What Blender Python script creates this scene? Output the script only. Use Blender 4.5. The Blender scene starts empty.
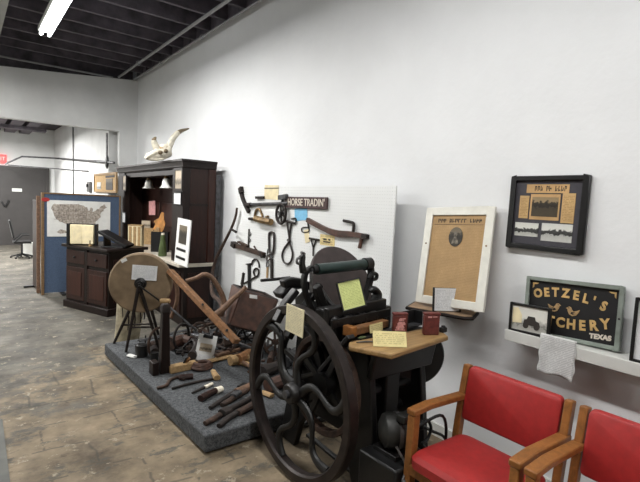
import bpy, bmesh, math, random
from mathutils import Vector, Matrix, Euler
random.seed(7)
PI = math.pi
COL = bpy.context.scene.collection
# ------------------------------------------------------------------ camera calibration (room axes: X to the white wall, Y along it, Z up)
F = 462.0
EYE = Vector((0, 0, 1.6))
R = Matrix(((0.79110306, -0.01253179, 0.6115545),
            (-0.60992058, -0.09199919, 0.78710421),
            (0.0463987, -0.99568022, -0.08042424)))

def ray(px, py): return R @ Vector((px - 320.0, py - 241.0, F))
def P_x(px, py, x): v = ray(px, py); return EYE + v * (x / v.x)
def P_y(px, py, y): v = ray(px, py); return EYE + v * (y / v.y)
def P_z(px, py, z): v = ray(px, py); return EYE + v * ((z - 1.6) / v.z)

# ------------------------------------------------------------------ materials
def lin(c):
    c = c / 255.0
    return c / 12.92 if c <= 0.04045 else ((c + 0.055) / 1.055) ** 2.4
def rgb(c): return (lin(c[0]), lin(c[1]), lin(c[2]), 1.0)

class NT:
    def __init__(s, name):
        m = bpy.data.materials.new(name); m.use_nodes = True
        s.m = m; s.t = m.node_tree; s.n = s.t.nodes; s.b = s.n['Principled BSDF']
        s.tc = s.n.new('ShaderNodeTexCoord')
    def link(s, a, b): s.t.links.new(a, b)
    def val(s, sock, v):
        if hasattr(v, 'is_linked') or isinstance(v, bpy.types.NodeSocket): s.link(v, sock)
        else: sock.default_value = v
    def noise(s, scale, detail=4, rough=.55, vec=None, dist=0):
        n = s.n.new('ShaderNodeTexNoise'); n.inputs['Scale'].default_value = scale
        n.inputs['Detail'].default_value = detail; n.inputs['Roughness'].default_value = rough
        n.inputs['Distortion'].default_value = dist
        s.link(vec if vec is not None else s.tc.outputs['Object'], n.inputs['Vector']); return n.outputs['Fac']
    def ramp(s, fac, stops, interp='LINEAR'):
        r = s.n.new('ShaderNodeValToRGB'); cr = r.color_ramp; cr.interpolation = interp
        while len(cr.elements) < len(stops): cr.elements.new(.5)
        for e, (p, c) in zip(cr.elements, stops): e.position = p; e.color = c
        s.val(r.inputs['Fac'], fac); return r.outputs['Color']
    def mix(s, fac, a, b, mode='MIX'):
        n = s.n.new('ShaderNodeMix'); n.data_type = 'RGBA'; n.blend_type = mode
        s.val(n.inputs[0], fac); s.val(n.inputs[6], a); s.val(n.inputs[7], b); return n.outputs[2]
    def math(s, op, a, b=0.0, c=None):
        n = s.n.new('ShaderNodeMath'); n.operation = op
        s.val(n.inputs[0], a); s.val(n.inputs[1], b)
        if c is not None: s.val(n.inputs[2], c)
        return n.outputs[0]
    def vmul(s, v, k):
        n = s.n.new('ShaderNodeVectorMath'); n.operation = 'MULTIPLY'
        s.link(v, n.inputs[0]); n.inputs[1].default_value = k; return n.outputs[0]
    def sep(s, v):
        n = s.n.new('ShaderNodeSeparateXYZ'); s.link(v, n.inputs[0]); return n.outputs
    def bump(s, h, strength=.3, dist=.01):
        n = s.n.new('ShaderNodeBump'); n.inputs['Strength'].default_value = strength; n.inputs['Distance'].default_value = dist
        s.link(h, n.inputs['Height']); s.link(n.outputs[0], s.b.inputs['Normal'])
    def done(s, col, rough=.6, metal=0.0, spec=.5):
        s.val(s.b.inputs['Base Color'], col); s.val(s.b.inputs['Roughness'], rough)
        s.b.inputs['Metallic'].default_value = metal
        s.b.inputs['Specular IOR Level'].default_value = spec
        return s.m

def shade(c, k): return tuple(min(255, max(0, v * k)) for v in c)
def mat(name, c, rough=.6, metal=0.0, var=.12, scale=12.0, bump=0.0, c2=None, spec=.5, detail=5):
    s = NT(name); f = s.noise(scale, detail)
    a = rgb(shade(c, 1 - var)); b = rgb(c2 if c2 else shade(c, 1 + var))
    col = s.ramp(f, [(.32, a), (.68, b)])
    if bump: s.bump(f, bump, .004)
    return s.done(col, rough, metal, spec)
def mat_wood(name, c, rough=.5, k=.22, stretch=(1, 14, 14), scale=3.0, bump=.1):
    s = NT(name); v = s.vmul(s.tc.outputs['Object'], stretch)
    f = s.noise(scale, 6, .6, v, .6)
    col = s.ramp(f, [(.3, rgb(shade(c, 1 - k))), (.55, rgb(c)), (.72, rgb(shade(c, 1 + k * .6)))])
    if bump: s.bump(f, bump, .003)
    return s.done(col, rough, 0, .3)
def mat_text(name, paper, ink, pitch=.012, grain=90.0, mx=.08, mz=.07, dens=.45):
    s = NT(name); x, y, z = s.sep(s.tc.outputs['Object'])
    gx, gy, gz = s.sep(s.tc.outputs['Generated'])
    row = s.math('DIVIDE', z, pitch)
    fr = s.math('FRACT', row); band = s.math('GREATER_THAN', fr, .5)
    fl = s.math('FLOOR', row)
    cv = s.n.new('ShaderNodeCombineXYZ'); s.link(s.math('MULTIPLY', x, grain), cv.inputs[0]); s.link(s.math('MULTIPLY', fl, 7.3), cv.inputs[1])
    w = s.math('GREATER_THAN', s.noise(1.0, 2, .5, cv.outputs[0]), dens)
    m = s.math('MULTIPLY', band, w)
    for g, mg in ((gx, mx), (gz, mz)):
        m = s.math('MULTIPLY', m, s.math('GREATER_THAN', g, mg)); m = s.math('MULTIPLY', m, s.math('LESS_THAN', g, 1 - mg))
    stain = s.noise(9.0, 4)
    pc = s.ramp(stain, [(.3, rgb(shade(paper, .93))), (.7, rgb(shade(paper, 1.04)))])
    return s.done(s.mix(s.math('MULTIPLY', m, .45), pc, rgb(ink)), .75, 0, .3)
def mat_photo(name, seed=0.0, horizon=.45, sepia=(1, 1, 1), sky=215, ground=190, dark=40):
    s = NT(name); g = s.tc.outputs['Generated']; gx, gy, gz = s.sep(g)
    n1 = s.n.new('ShaderNodeTexNoise'); n1.noise_dimensions = '4D'; n1.inputs['W'].default_value = seed
    n1.inputs['Scale'].default_value = 6.0; n1.inputs['Detail'].default_value = 5.0
    s.link(s.vmul(g, (1.6, 0, 1)), n1.inputs['Vector'])
    nz = n1.outputs['Fac']
    h = s.math('ADD', gz, s.math('MULTIPLY', s.math('SUBTRACT', nz, .5), .55))
    def g3(v): return rgb((v * sepia[0], v * sepia[1], v * sepia[2]))
    col = s.ramp(h, [(0, g3(ground)), (horizon - .16, g3(ground * .9)), (horizon - .1, g3(dark)), (horizon + .12, g3(dark * 1.7)), (horizon + .18, g3(sky)), (1, g3(sky * .95))])
    return s.done(col, .5, 0, .4)

# ------------------------------------------------------------------ mesh building
def frames(pts, up=None):
    n = len(pts); T = []
    for i in range(n):
        a = pts[max(i - 1, 0)]; b = pts[min(i + 1, n - 1)]
        d = (b - a); T.append(d.normalized() if d.length > 1e-9 else Vector((0, 0, 1)))
    u = Vector(up) if up else (Vector((0, 0, 1)) if abs(T[0].z) < .9 else Vector((1, 0, 0)))
    out = []
    for t in T:
        s = t.cross(u)
        if s.length < 1e-5: s = t.cross(Vector((1, .3, .2)))
        s.normalize(); u2 = s.cross(t).normalized(); out.append((s, u2))
        u = u2
    return out
def smooth(pts, n=6, closed=False):
    pts = [Vector(p) for p in pts]; N = len(pts); out = []
    rng = range(N) if closed else range(N - 1)
    for i in rng:
        g = (lambda k: pts[k % N]) if closed else (lambda k: pts[min(max(k, 0), N - 1)])
        p0, p1, p2, p3 = g(i - 1), g(i), g(i + 1), g(i + 2)
        for k in range(n):
            t = k / n
            out.append(.5 * ((2 * p1) + (p2 - p0) * t + (2 * p0 - 5 * p1 + 4 * p2 - p3) * t * t + (3 * p1 - p0 - 3 * p2 + p3) * t ** 3))
    if not closed: out.append(pts[-1])
    return out
def circ(n, rx=1.0, ry=None):
    ry = rx if ry is None else ry
    return [(rx * math.cos(2 * PI * k / n), ry * math.sin(2 * PI * k / n)) for k in range(n)]
def rect(w, h): return [(w / 2, h / 2), (-w / 2, h / 2), (-w / 2, -h / 2), (w / 2, -h / 2)]

class MB:
    def __init__(s): s.b = bmesh.new()
    def verts(s, L): return [s.b.verts.new(v) for v in L]
    def box(s, c, size, rot=None):
        M = (Euler(rot).to_matrix() if rot else Matrix.Identity(3)); c = Vector(c)
        v = s.verts([c + M @ Vector((sx * size[0] / 2, sy * size[1] / 2, sz * size[2] / 2)) for sx in (-1, 1) for sy in (-1, 1) for sz in (-1, 1)])
        for f in ((0, 1, 3, 2), (4, 6, 7, 5), (0, 4, 5, 1), (2, 3, 7, 6), (0, 2, 6, 4), (1, 5, 7, 3)): s.b.faces.new([v[i] for i in f])
        return s
    def bx(s, x0, x1, y0, y1, z0, z1): return s.box(((x0 + x1) / 2, (y0 + y1) / 2, (z0 + z1) / 2), (x1 - x0, y1 - y0, z1 - z0))
    def sweep(s, pts, prof, scale=None, closed=False, up=None):
        pts = [Vector(p) for p in pts]; fr = frames(pts, up); n = len(pts); rings = []
        if closed:
            fr = []
            for i in range(n):
                t = (pts[(i + 1) % n] - pts[i - 1]).normalized(); u = Vector(up) if up else Vector((0, 0, 1))
                sd = t.cross(u).normalized(); fr.append((sd, sd.cross(t).normalized()))
        for i, p in enumerate(pts):
            k = 1 if scale is None else scale[i] if hasattr(scale, '__len__') else scale
            kx, ky = k if hasattr(k, '__len__') else (k, k)
            rings.append(s.verts([p + fr[i][0] * a * kx + fr[i][1] * b * ky for a, b in prof]))
        m = len(prof)
        for i in range(n if closed else n - 1):
            A, B = rings[i], rings[(i + 1) % n]
            for k in range(m): s.b.faces.new((A[k], A[(k + 1) % m], B[(k + 1) % m], B[k]))
        if not closed: s.b.faces.new(rings[0]); s.b.faces.new(rings[-1][::-1])
        return s
    def tube(s, pts, r, seg=8, closed=False, up=None):
        if hasattr(r, '__len__'): return s.sweep(pts, circ(seg), r, closed, up)
        return s.sweep(pts, circ(seg, r), None, closed, up)
    def bar(s, a, b, w, h, up=None): return s.sweep([Vector(a), Vector(b)], rect(w, h), None, False, up)
    def lathe(s, prof, c=(0, 0, 0), axis=(0, 0, 1), seg=32, close=True):
        c = Vector(c); ax = Vector(axis).normalized(); q = Vector((0, 0, 1)).rotation_difference(ax).to_matrix(); rings = []
        for r, h in prof:
            if r < 1e-6: rings.append(s.verts([c + q @ Vector((0, 0, h))]))
            else: rings.append(s.verts([c + q @ Vector((r * math.cos(2 * PI * k / seg), r * math.sin(2 * PI * k / seg), h)) for k in range(seg)]))
        for A, B in zip(rings, rings[1:]):
            for k in range(seg):
                k2 = (k + 1) % seg
                if len(A) == 1 and len(B) == 1: continue
                if len(A) == 1: s.b.faces.new((A[0], B[k2], B[k]))
                elif len(B) == 1: s.b.faces.new((A[k], A[k2], B[0]))
                else: s.b.faces.new((A[k], A[k2], B[k2], B[k]))
        if close:
            for X in (rings[0], rings[-1]):
                if len(X) > 2: s.b.faces.new(X)
        return s
    def ring(s, c, axis, ro, ri, t, seg=48):   # flat ring, rectangular section
        return s.lathe([(ro, -t / 2), (ro, t / 2), (ri, t / 2), (ri, -t / 2), (ro, -t / 2)], c, axis, seg, False)
    def cyl(s, c, axis, r, h, seg=24): return s.lathe([(r, -h / 2), (r, h / 2)], c, axis, seg)
    def ball(s, c, rad, seg=16, rings=10, rot=None):
        c = Vector(c); rad = Vector(rad) if hasattr(rad, '__len__') else Vector((rad,) * 3); M = Euler(rot).to_matrix() if rot else Matrix.Identity(3)
        L = []
        for i in range(rings + 1):
            th = PI * i / rings
            if i in (0, rings): L.append(s.verts([c + M @ Vector((0, 0, rad.z * math.cos(th)))]))
            else: L.append(s.verts([c + M @ Vector((rad.x * math.sin(th) * math.cos(2 * PI * k / seg), rad.y * math.sin(th) * math.sin(2 * PI * k / seg), rad.z * math.cos(th))) for k in range(seg)]))
        for A, B in zip(L, L[1:]):
            for k in range(seg):
                k2 = (k + 1) % seg
                if len(A) == 1: s.b.faces.new((A[0], B[k], B[k2]))
                elif len(B) == 1: s.b.faces.new((A[k], B[0], A[k2]))
                else: s.b.faces.new((A[k], B[k], B[k2], A[k2]))
        return s
    def prism(s, poly, t, o=(0, 0, 0), ex=(1, 0, 0), ez=(0, 0, 1)):   # outline in the plane ex/ez, thickness t centred on it
        o = Vector(o); ex = Vector(ex); ez = Vector(ez); n = ex.cross(ez).normalized()
        A = s.verts([o + ex * a + ez * b - n * t / 2 for a, b in poly]); B = s.verts([o + ex * a + ez * b + n * t / 2 for a, b in poly])
        s.b.faces.new(A[::-1]); s.b.faces.new(B); m = len(poly)
        for k in range(m): s.b.faces.new((A[k], A[(k + 1) % m], B[(k + 1) % m], B[k]))
        return s
    def slab(s, quad, t):    # four world corners, thickness along the normal (behind)
        q = [Vector(v) for v in quad]; n = (q[1] - q[0]).cross(q[3] - q[0]).normalized()
        A = s.verts(q); B = s.verts([v - n * t for v in q]); s.b.faces.new(A); s.b.faces.new(B[::-1])
        for k in range(4): s.b.faces.new((A[k], B[k], B[(k + 1) % 4], A[(k + 1) % 4]))
        return s
    def loft(s, rings):
        L = [s.verts(r) for r in rings]; m = len(rings[0])
        for A, B in zip(L, L[1:]):
            for k in range(m): s.b.faces.new((A[k], A[(k + 1) % m], B[(k + 1) % m], B[k]))
        s.b.faces.new(L[0][::-1]); s.b.faces.new(L[-1]); return s
    def text(s, string, size, o=(0, 0, 0), ex=(1, 0, 0), ez=(0, 0, 1), depth=.002, bold=.0, align='CENTER', sx=1.0):
        cu = bpy.data.curves.new('t', 'FONT'); cu.body = string; cu.size = size; cu.extrude = depth; cu.offset = bold; cu.align_x = align; cu.align_y = 'CENTER'; cu.resolution_u = 3
        ob = bpy.data.objects.new('t', cu); COL.objects.link(ob)
        dg = bpy.context.evaluated_depsgraph_get(); me = bpy.data.meshes.new_from_object(ob.evaluated_get(dg))
        ex = Vector(ex).normalized(); ez = Vector(ez).normalized(); n = ex.cross(ez); o = Vector(o)
        V = s.verts([o + ex * v.co.x * sx + ez * v.co.y + n * v.co.z for v in me.vertices])
        for p in me.polygons:
            try: s.b.faces.new([V[i] for i in p.vertices])
            except ValueError: pass
        bpy.data.objects.remove(ob); bpy.data.curves.remove(cu); bpy.data.meshes.remove(me)
        return s
    def mesh(s, name, m, off=None, ang=35):
        if off is not None: bmesh.ops.translate(s.b, verts=s.b.verts, vec=off)
        bmesh.ops.remove_doubles(s.b, verts=s.b.verts, dist=1e-6)
        bmesh.ops.recalc_face_normals(s.b, faces=s.b.faces)
        me = bpy.data.meshes.new(name); s.b.to_mesh(me); s.b.free()
        for p in me.polygons: p.use_smooth = True
        try: me.set_sharp_from_angle(angle=math.radians(ang))
        except Exception: pass
        me.materials.append(m); return me

def props(o, label=None, cat=None, group=None, kind=None):
    for k, v in (('label', label), ('category', cat), ('group', group), ('kind', kind)):
        if v: o[k] = v
    return o
def finish(o, bevel):
    if bevel:
        m = o.modifiers.new('bevel', 'BEVEL'); m.width = bevel; m.segments = 2; m.limit_method = 'ANGLE'; m.angle_limit = math.radians(40)
    return o
def thing(name, label, cat, loc=(0, 0, 0), rot=(0, 0, 0), group=None):
    o = bpy.data.objects.new(name, None); o.empty_display_size = .1; COL.objects.link(o); o.location = loc; o.rotation_euler = rot
    return props(o, label, cat, group)
def part(name, mb, m, parent, bevel=0, world=True, label=None, kind=None):
    root = parent
    while root.parent: root = root.parent
    off = -Vector(root.location) if world else None     # world=True: geometry given in room coordinates (root unrotated)
    o = bpy.data.objects.new(name, mb.mesh(name, m, off)); COL.objects.link(o); o.parent = parent
    return props(finish(o, bevel), label, None, None, kind)
def solo(name, mb, m, label, cat, bevel=0, group=None, loc=None, rot=None):
    if loc is None:    # room coordinates: origin at the base centre
        xs = [v.co for v in mb.b.verts]
        loc = Vector(((min(v.x for v in xs) + max(v.x for v in xs)) / 2, (min(v.y for v in xs) + max(v.y for v in xs)) / 2, min(v.z for v in xs)))
        me = mb.mesh(name, m, -loc)
    else: me = mb.mesh(name, m)
    o = bpy.data.objects.new(name, me); COL.objects.link(o); o.location = loc
    if rot: o.rotation_euler = rot
    return props(finish(o, bevel), label, cat, group)
def struct(name, mb, m, parent=None, bevel=0):
    o = bpy.data.objects.new(name, mb.mesh(name, m)); COL.objects.link(o)
    if parent: o.parent = parent
    else: o['kind'] = 'structure'
    return finish(o, bevel)
def dup(root, loc, rot=None, label=None, group=None):
    r = root.copy(); COL.objects.link(r); r.location = loc
    if rot: r.rotation_euler = rot
    if label: r['label'] = label
    if group: r['group'] = group
    for ch in list(root.children):
        c = ch.copy(); COL.objects.link(c); c.parent = r
        for g in ch.children:
            d = g.copy(); COL.objects.link(d); d.parent = c
    return r
WALLROT = -PI / 2      # panel local x runs along -Y, local -y faces the room (-X)
def bars(mb, w, h, b, t, y0=0):     # picture-frame bars, local coords, base at z 0, centred on x
    for x0, x1, z0, z1 in ((-w / 2, -w / 2 + b, 0, h), (w / 2 - b, w / 2, 0, h), (-w / 2 + b, w / 2 - b, 0, b), (-w / 2 + b, w / 2 - b, h - b, h)):
        mb.bx(x0, x1, y0 - t, y0, z0, z1)
    return mb
# ------------------------------------------------------------------ palette
W_WALL = 2.646; FAR = 9.2
def wall_mat():
    s = NT('painted_plaster'); f = s.noise(1.1, 6, .6); g = s.noise(28, 3)
    col = s.ramp(f, [(.3, rgb((224, 225, 226))), (.7, rgb((233, 234, 235)))])
    mott = s.math('GREATER_THAN', s.noise(5.5, 5, .7), .70)
    col = s.mix(s.math('MULTIPLY', mott, .35), col, rgb((214, 215, 216)))
    s.bump(s.noise(5, 6, .6), .25, .02); return s.done(col, .55, 0, .35)
def floor_mat():
    s = NT('worn_floor'); o = s.tc.outputs['Object']; x, y, z = s.sep(o)
    wob = s.n.new('ShaderNodeTexNoise'); wob.inputs['Scale'].default_value = 2.2; wob.inputs['Detail'].default_value = 5; s.link(o, wob.inputs['Vector'])
    va = s.n.new('ShaderNodeVectorMath'); va.operation = 'MULTIPLY_ADD'; s.link(wob.outputs['Color'], va.inputs[0]); va.inputs[1].default_value = (.16, .16, 0); s.link(o, va.inputs[2])
    tan = s.ramp(s.noise(2.6, 9, .66), [(.34, rgb((76, 67, 56))), (.46, rgb((108, 96, 79))), (.58, rgb((128, 114, 94))), (.68, rgb((144, 130, 108)))])
    grey = s.ramp(s.noise(2.4, 9, .68), [(.34, rgb((62, 60, 55))), (.5, rgb((88, 84, 77))), (.66, rgb((108, 104, 95)))])
    far = s.math('MULTIPLY_ADD', y, 1.5, -5.5)                      # bare concrete towards the back of the room
    patch = s.math('ADD', s.math('MULTIPLY', s.math('SUBTRACT', s.noise(1.5, 8, .7), .545), 11.0), s.math('MAXIMUM', far, -.55))
    k = s.n.new('ShaderNodeClamp'); s.link(patch, k.inputs[0])
    col = s.mix(k.outputs[0], tan, grey)
    near = s.n.new('ShaderNodeClamp'); s.link(s.math('MULTIPLY_ADD', y, -.8, 4.3), near.inputs[0])
    br = s.n.new('ShaderNodeTexBrick'); br.offset = 0.5; br.inputs['Scale'].default_value = 1.0
    br.inputs['Brick Width'].default_value = .46; br.inputs['Row Height'].default_value = .36; br.inputs['Mortar Size'].default_value = .014; br.inputs['Mortar Smooth'].default_value = .9
    s.link(va.outputs[0], br.inputs['Vector'])
    gr = s.math('MULTIPLY', br.outputs['Fac'], s.math('GREATER_THAN', s.noise(2.9, 6, .7), .50))
    col = s.mix(s.math('MULTIPLY', s.math('MULTIPLY', gr, near.outputs[0]), .62), col, rgb((62, 60, 54)))
    sn = s.ramp(s.noise(3.1, 10, .74, s.vmul(o, (.7, 1.3, 1))), [(.545, (0, 0, 0, 1)), (.60, (1, 1, 1, 1))])
    col = s.mix(s.math('MULTIPLY', sn, .75), col, rgb((70, 71, 67)))
    ch = s.ramp(s.noise(8.5, 8, .75), [(.58, (0, 0, 0, 1)), (.63, (1, 1, 1, 1))])
    col = s.mix(s.math('MULTIPLY', ch, .55), col, rgb((168, 158, 138)))
    dk = s.ramp(s.noise(13, 7, .75, s.vmul(o, (.6, 1.6, 1))), [(.595, (0, 0, 0, 1)), (.65, (1, 1, 1, 1))])
    col = s.mix(s.math('MULTIPLY', dk, .6), col, rgb((54, 50, 44)))
    s.bump(s.noise(12, 6), .2, .01)
    return s.done(col, s.ramp(s.noise(3, 4), [(.3, (.6, .6, .6, 1)), (.7, (.8, .8, .8, 1))]), 0, .2)
def peg_mat():
    s = NT('pegboard'); x, y, z = s.sep(s.tc.outputs['Object'])
    d = .0254
    fy = s.math('SUBTRACT', s.math('FRACT', s.math('DIVIDE', y, d)), .5); fz = s.math('SUBTRACT', s.math('FRACT', s.math('DIVIDE', z, d)), .5)
    r = s.math('SQRT', s.math('ADD', s.math('MULTIPLY', fy, fy), s.math('MULTIPLY', fz, fz)))
    hole = s.math('LESS_THAN', r, .10)
    base = s.ramp(s.noise(2.0, 4), [(.3, rgb((222, 223, 222))), (.7, rgb((230, 231, 230)))])
    return s.done(s.mix(s.math('MULTIPLY', hole, .55), base, rgb((90, 90, 88))), .5)
def carpet_mat():
    s = NT('grey_carpet'); f = s.noise(170, 3, .7); g = s.noise(45, 3)
    col = s.ramp(s.math('ADD', s.math('MULTIPLY', f, .6), s.math('MULTIPLY', g, .4)), [(.36, rgb((46, 47, 49))), (.62, rgb((104, 106, 108)))])
    s.bump(f, .6, .006); return s.done(col, .95, 0, .1)
def emit(name, c, st):
    s = NT(name); s.b.inputs['Emission Color'].default_value = rgb(c); s.b.inputs['Emission Strength'].default_value = st
    return s.done(rgb(c), .4)
M = dict(
    wall=wall_mat(), floor=floor_mat(), peg=peg_mat(), carpet=carpet_mat(),
    far_wall=mat('far_plaster', (226, 227, 226), .6, 0, .03, 2),
    ceil=mat('dark_boards', (54, 50, 55), .8, 0, .2, 4), joist=mat('dark_joists', (78, 73, 79), .7, 0, .25, 5),
    trimw=mat('white_trim', (205, 205, 200), .45, 0, .03, 8), pipe=mat('conduit', (150, 150, 152), .4, .5, .06, 10),
    duct=mat('grey_beam', (150, 151, 146), .6, 0, .06, 3), door=mat('grey_door', (60, 57, 56), .5, 0, .05, 4), black=mat('black', (18, 18, 19), .45, 0, .2, 20),
    iron=mat('dark_iron', (13, 12, 12), .45, .1, .3, 25, .15), ironb=mat('worn_black_iron', (17, 15, 15), .42, .1, .35, 14, .1),
    rim=mat('rim_iron', (40, 33, 31), .4, .4, .25, 18, .1), rust=mat('rusty_iron', (56, 40, 33), .75, .2, .35, 22, .4, (78, 57, 45)), rustd=mat('dark_rust', (36, 29, 26), .75, .2, .35, 25, .4),
    steel=mat('dull_steel', (105, 104, 104), .4, .6, .25, 25), steeld=mat('dark_steel', (72, 72, 74), .42, .5, .25, 20),
    leather=mat('old_leather', (70, 46, 36), .6, 0, .25, 16, .2), leatherd=mat('dark_leather', (40, 32, 30), .5, 0, .25, 18, .2),
    walnut=mat_wood('dark_walnut', (44, 25, 20), .42, .3, (14, 14, 1.2), 3), walnutd=mat_wood('black_walnut', (27, 17, 14), .42, .3, (14, 14, 1.2), 3), walnutr=mat_wood('red_walnut', (56, 31, 24), .42, .3, (14, 14, 1), 3),
    oak=mat_wood('oak_frame', (142, 92, 48), .4, .16, (6, 6, 6), 5), lumber=mat_wood('old_lumber', (128, 90, 58), .6, .25, (8, 8, 8), 4), grey_wood=mat_wood('weathered_wood', (112, 86, 68), .7, .25, (9, 9, 9), 4, .2),
    tanwood=mat_wood('tan_wood', (168, 138, 98), .6, .2, (7, 7, 7), 5), feed=mat_wood('feed_board_wood', (152, 121, 80), .45, .22, (1, 16, 16), 3),
    stone=mat('sandstone', (122, 103, 80), .85, 0, .1, 9, .25, (138, 118, 93)), marble=mat('marble_top', (198, 190, 176), .3, 0, .07, 6),
    birch=mat('weathered_block', (168, 158, 134), .8, 0, .18, 14, .3), bone=mat('old_bone', (222, 214, 196), .6, 0, .1, 9, .2), horn=mat('grey_horn', (190, 184, 168), .5, 0, .15, 10), hornd=mat('dark_horn_tip', (110, 96, 74), .5, 0, .15, 10),
    milk=mat('milk_glass', (220, 220, 214), .25, 0, .02, 8), mirror=NT('mirror').done(rgb((170, 172, 172)), .06, 1.0),
    blue=mat('blue_fabric', (72, 88, 112), .9, 0, .08, 60, .1), edge=mat_wood('tan_edge', (116, 92, 66), .6, .15), red=mat('red_vinyl', (158, 37, 36), .55, 0, .05, 30, .05),
    paper=mat('white_paper', (226, 226, 222), .8, 0, .03, 12), cream=mat('cream_paper', (226, 212, 174), .8, 0, .06, 14), card=mat('white_card', (222, 222, 220), .7, 0, .02, 12),
    blkframe=mat('black_frame', (20, 19, 20), .3, 0, .1, 12), matboard=mat('grey_mat_board', (64, 62, 68), .8, 0, .05, 30), whiteframe=mat('white_frame', (222, 220, 210), .5, 0, .03, 14),
    news=mat('tan_newsprint', (188, 152, 104), .8, 0, .08, 7), ink=mat('ink', (46, 40, 36), .7, 0, .1, 40), gold=mat('tan_paint', (196, 162, 104), .6, 0, .1, 25), signblk=mat('black_sign_board', (17, 16, 18), .6, 0, .25, 14, .1),
    signgreen=mat('grey_green_frame', (128, 136, 128), .55, 0, .1, 15), burgundy=mat('dark_red_sign', (58, 30, 30), .5, 0, .1, 20), signwhite=mat('cream_lettering', (214, 204, 190), .6, 0, .05, 20),
    bluetag=mat('blue_tag', (120, 184, 220), .6, 0, .05, 30), pink=mat('pink_card', (206, 150, 150), .7, 0, .1, 30), green=mat('green_glass', (74, 86, 52), .3, 0, .15, 12), orange=mat('dried_leaf_orange', (190, 134, 76), .8, 0, .15, 20),
    bronze=mat('worn_bronze', (120, 98, 66), .45, .5, .25, 25), roller=mat('green_black_roller', (28, 46, 43), .3, 0, .15, 20), disc=mat('ink_disc_iron', (66, 57, 56), .55, .25, .12, 14),
    tin=mat('red_tin', (100, 46, 41), .5, .1, .18, 30), tinrose=mat('rose_print', (196, 140, 136), .6, 0, .15, 60), motor=mat('grey_motor', (46, 46, 44), .5, .3, .15, 14), shelf_wood=mat_wood('shelf_wood', (150, 124, 98), .55, .2, (5, 5, 5), 4),
    redlit=emit('red_exit_glow', (255, 90, 90), .7), tube=emit('fluorescent_tube', (250, 252, 255), 14.0), bluetape=mat('white_plastic', (214, 214, 210), .4, 0, .02), mapline=mat('map_lines', (128, 116, 106), .8), mapink=mat('map_print', (150, 138, 128), .8, 0, .2, 40, 0, (196, 186, 174)),
    t_small=mat_text('typed_white_card', (224, 225, 226), (150, 152, 158), .009, 120), t_cream=mat_text('typed_cream_card', (226, 216, 180), (140, 130, 104), .009, 120), t_lime=mat_text('typed_lime_card', (216, 224, 150), (130, 146, 66), .0085, 120),
    t_yellow=mat_text('typed_yellow_card', (228, 214, 156), (150, 134, 90), .010, 110, .06, .12), t_paper=mat_text('handwritten_page', (212, 212, 210), (120, 120, 124), .009, 110, .04, .03, .40), t_news=mat_text('news_columns', (176, 145, 104), (146, 117, 80), .010, 120, .05, .04, .42),
    t_clip=mat_text('tan_clipping', (196, 162, 112), (120, 92, 60), .009, 120), t_tag=mat_text('tan_tag_writing', (226, 206, 150), (110, 90, 60), .02, 60),
    ph_car=mat_photo('photo_of_cars', 1.0, .42, (1, 1, .96)), ph_house=mat_photo('photo_of_house', 2.4, .5, (1, 1, .97)), ph_news=mat_photo('newspaper_photo', 5.1, .62, (1, .86, .64), 150, 70, 34), ph_old=mat_photo('old_framed_photo', 8.0, .34, (1, .99, .95), 220, 180, 120), ph_port=mat_photo('portrait_print', 3.3, .55, (1, .9, .74), 110, 60, 36), ph_post=mat_photo('faded_picture', 6.2, .4, (1, .92, .8), 190, 170, 90),
)

# ------------------------------------------------------------------ the room
struct('floor', MB().bx(-3.5, 2.75, -3, 16.1, -.1, 0), M['floor'])
struct('wall_right', MB().bx(W_WALL, 2.8, -3, 16.1, 0, 4.2), M['wall'])
struct('wall_left', MB().bx(-3.6, -3.5, -3, 16.1, 0, 4.2), M['duct'])
struct('wall_back', MB().bx(-3.5, W_WALL, -3.1, -3, 0, 4.2), M['duct'])
struct('wall_right_back', MB().bx(2.20, W_WALL, FAR + .26, 15.96, 0, 3.4), M['far_wall'])
struct('wall_end', MB().bx(-3.5, W_WALL, 15.96, 16.1, 0, 4.2), M['far_wall'])
w = MB()
w.prism([(-3.5, 2.735), (2.325, 2.765), (2.325, 0), (W_WALL, 0), (W_WALL, 3.745), (1.55, 3.645), (.5, 3.56), (-3.5, 3.4)], .16, (0, FAR + .08, 0))
struct('wall_far', w, M['far_wall'])
struct('trim_1', MB().bx(-3.5, W_WALL - .05, FAR + .165, FAR + .25, 3.35, 4.1), M['joist'])    # dark ledger showing above the ragged wall top
struct('trim_2', MB().bx(W_WALL - .03, W_WALL, -3, FAR, 3.80, 4.1), M['joist'])
c = struct('ceiling', MB().bx(-3.5, W_WALL, -3, FAR + .1, 4.08, 4.2), M['ceil'])
y = -2.72
while y < FAR:
    struct('joist', MB().bx(-3.5, W_WALL - .03, y - .025, y + .025, 3.80, 4.08), M['joist'], c); y += .481
struct('ceiling_back_room', MB().bx(-3.5, W_WALL, FAR + .26, 15.96, 3.40, 3.5), M['ceil'])
struct('baseboard_right', MB().bx(W_WALL - .018, W_WALL, -3, FAR, 0, .09), M['trimw'])
struct('trim_3', MB().bx(-.25, .40, -2.9, 8.6, 3.5, 3.78), M['duct'])
b = MB()
for x0 in (.6, .95, 1.3): b.bx(x0, x0 + .25, 11, 15.9, 3.2, 3.4)
b.bx(.4, 1.75, 12.0, 12.3, 3.12, 3.2); b.bx(.4, 1.75, 14, 14.3, 3.12, 3.2)
struct('trim_5', b, M['joist'])
q1 = P_z(3, 425, 0); q2 = P_z(10, 482, 0)
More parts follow.
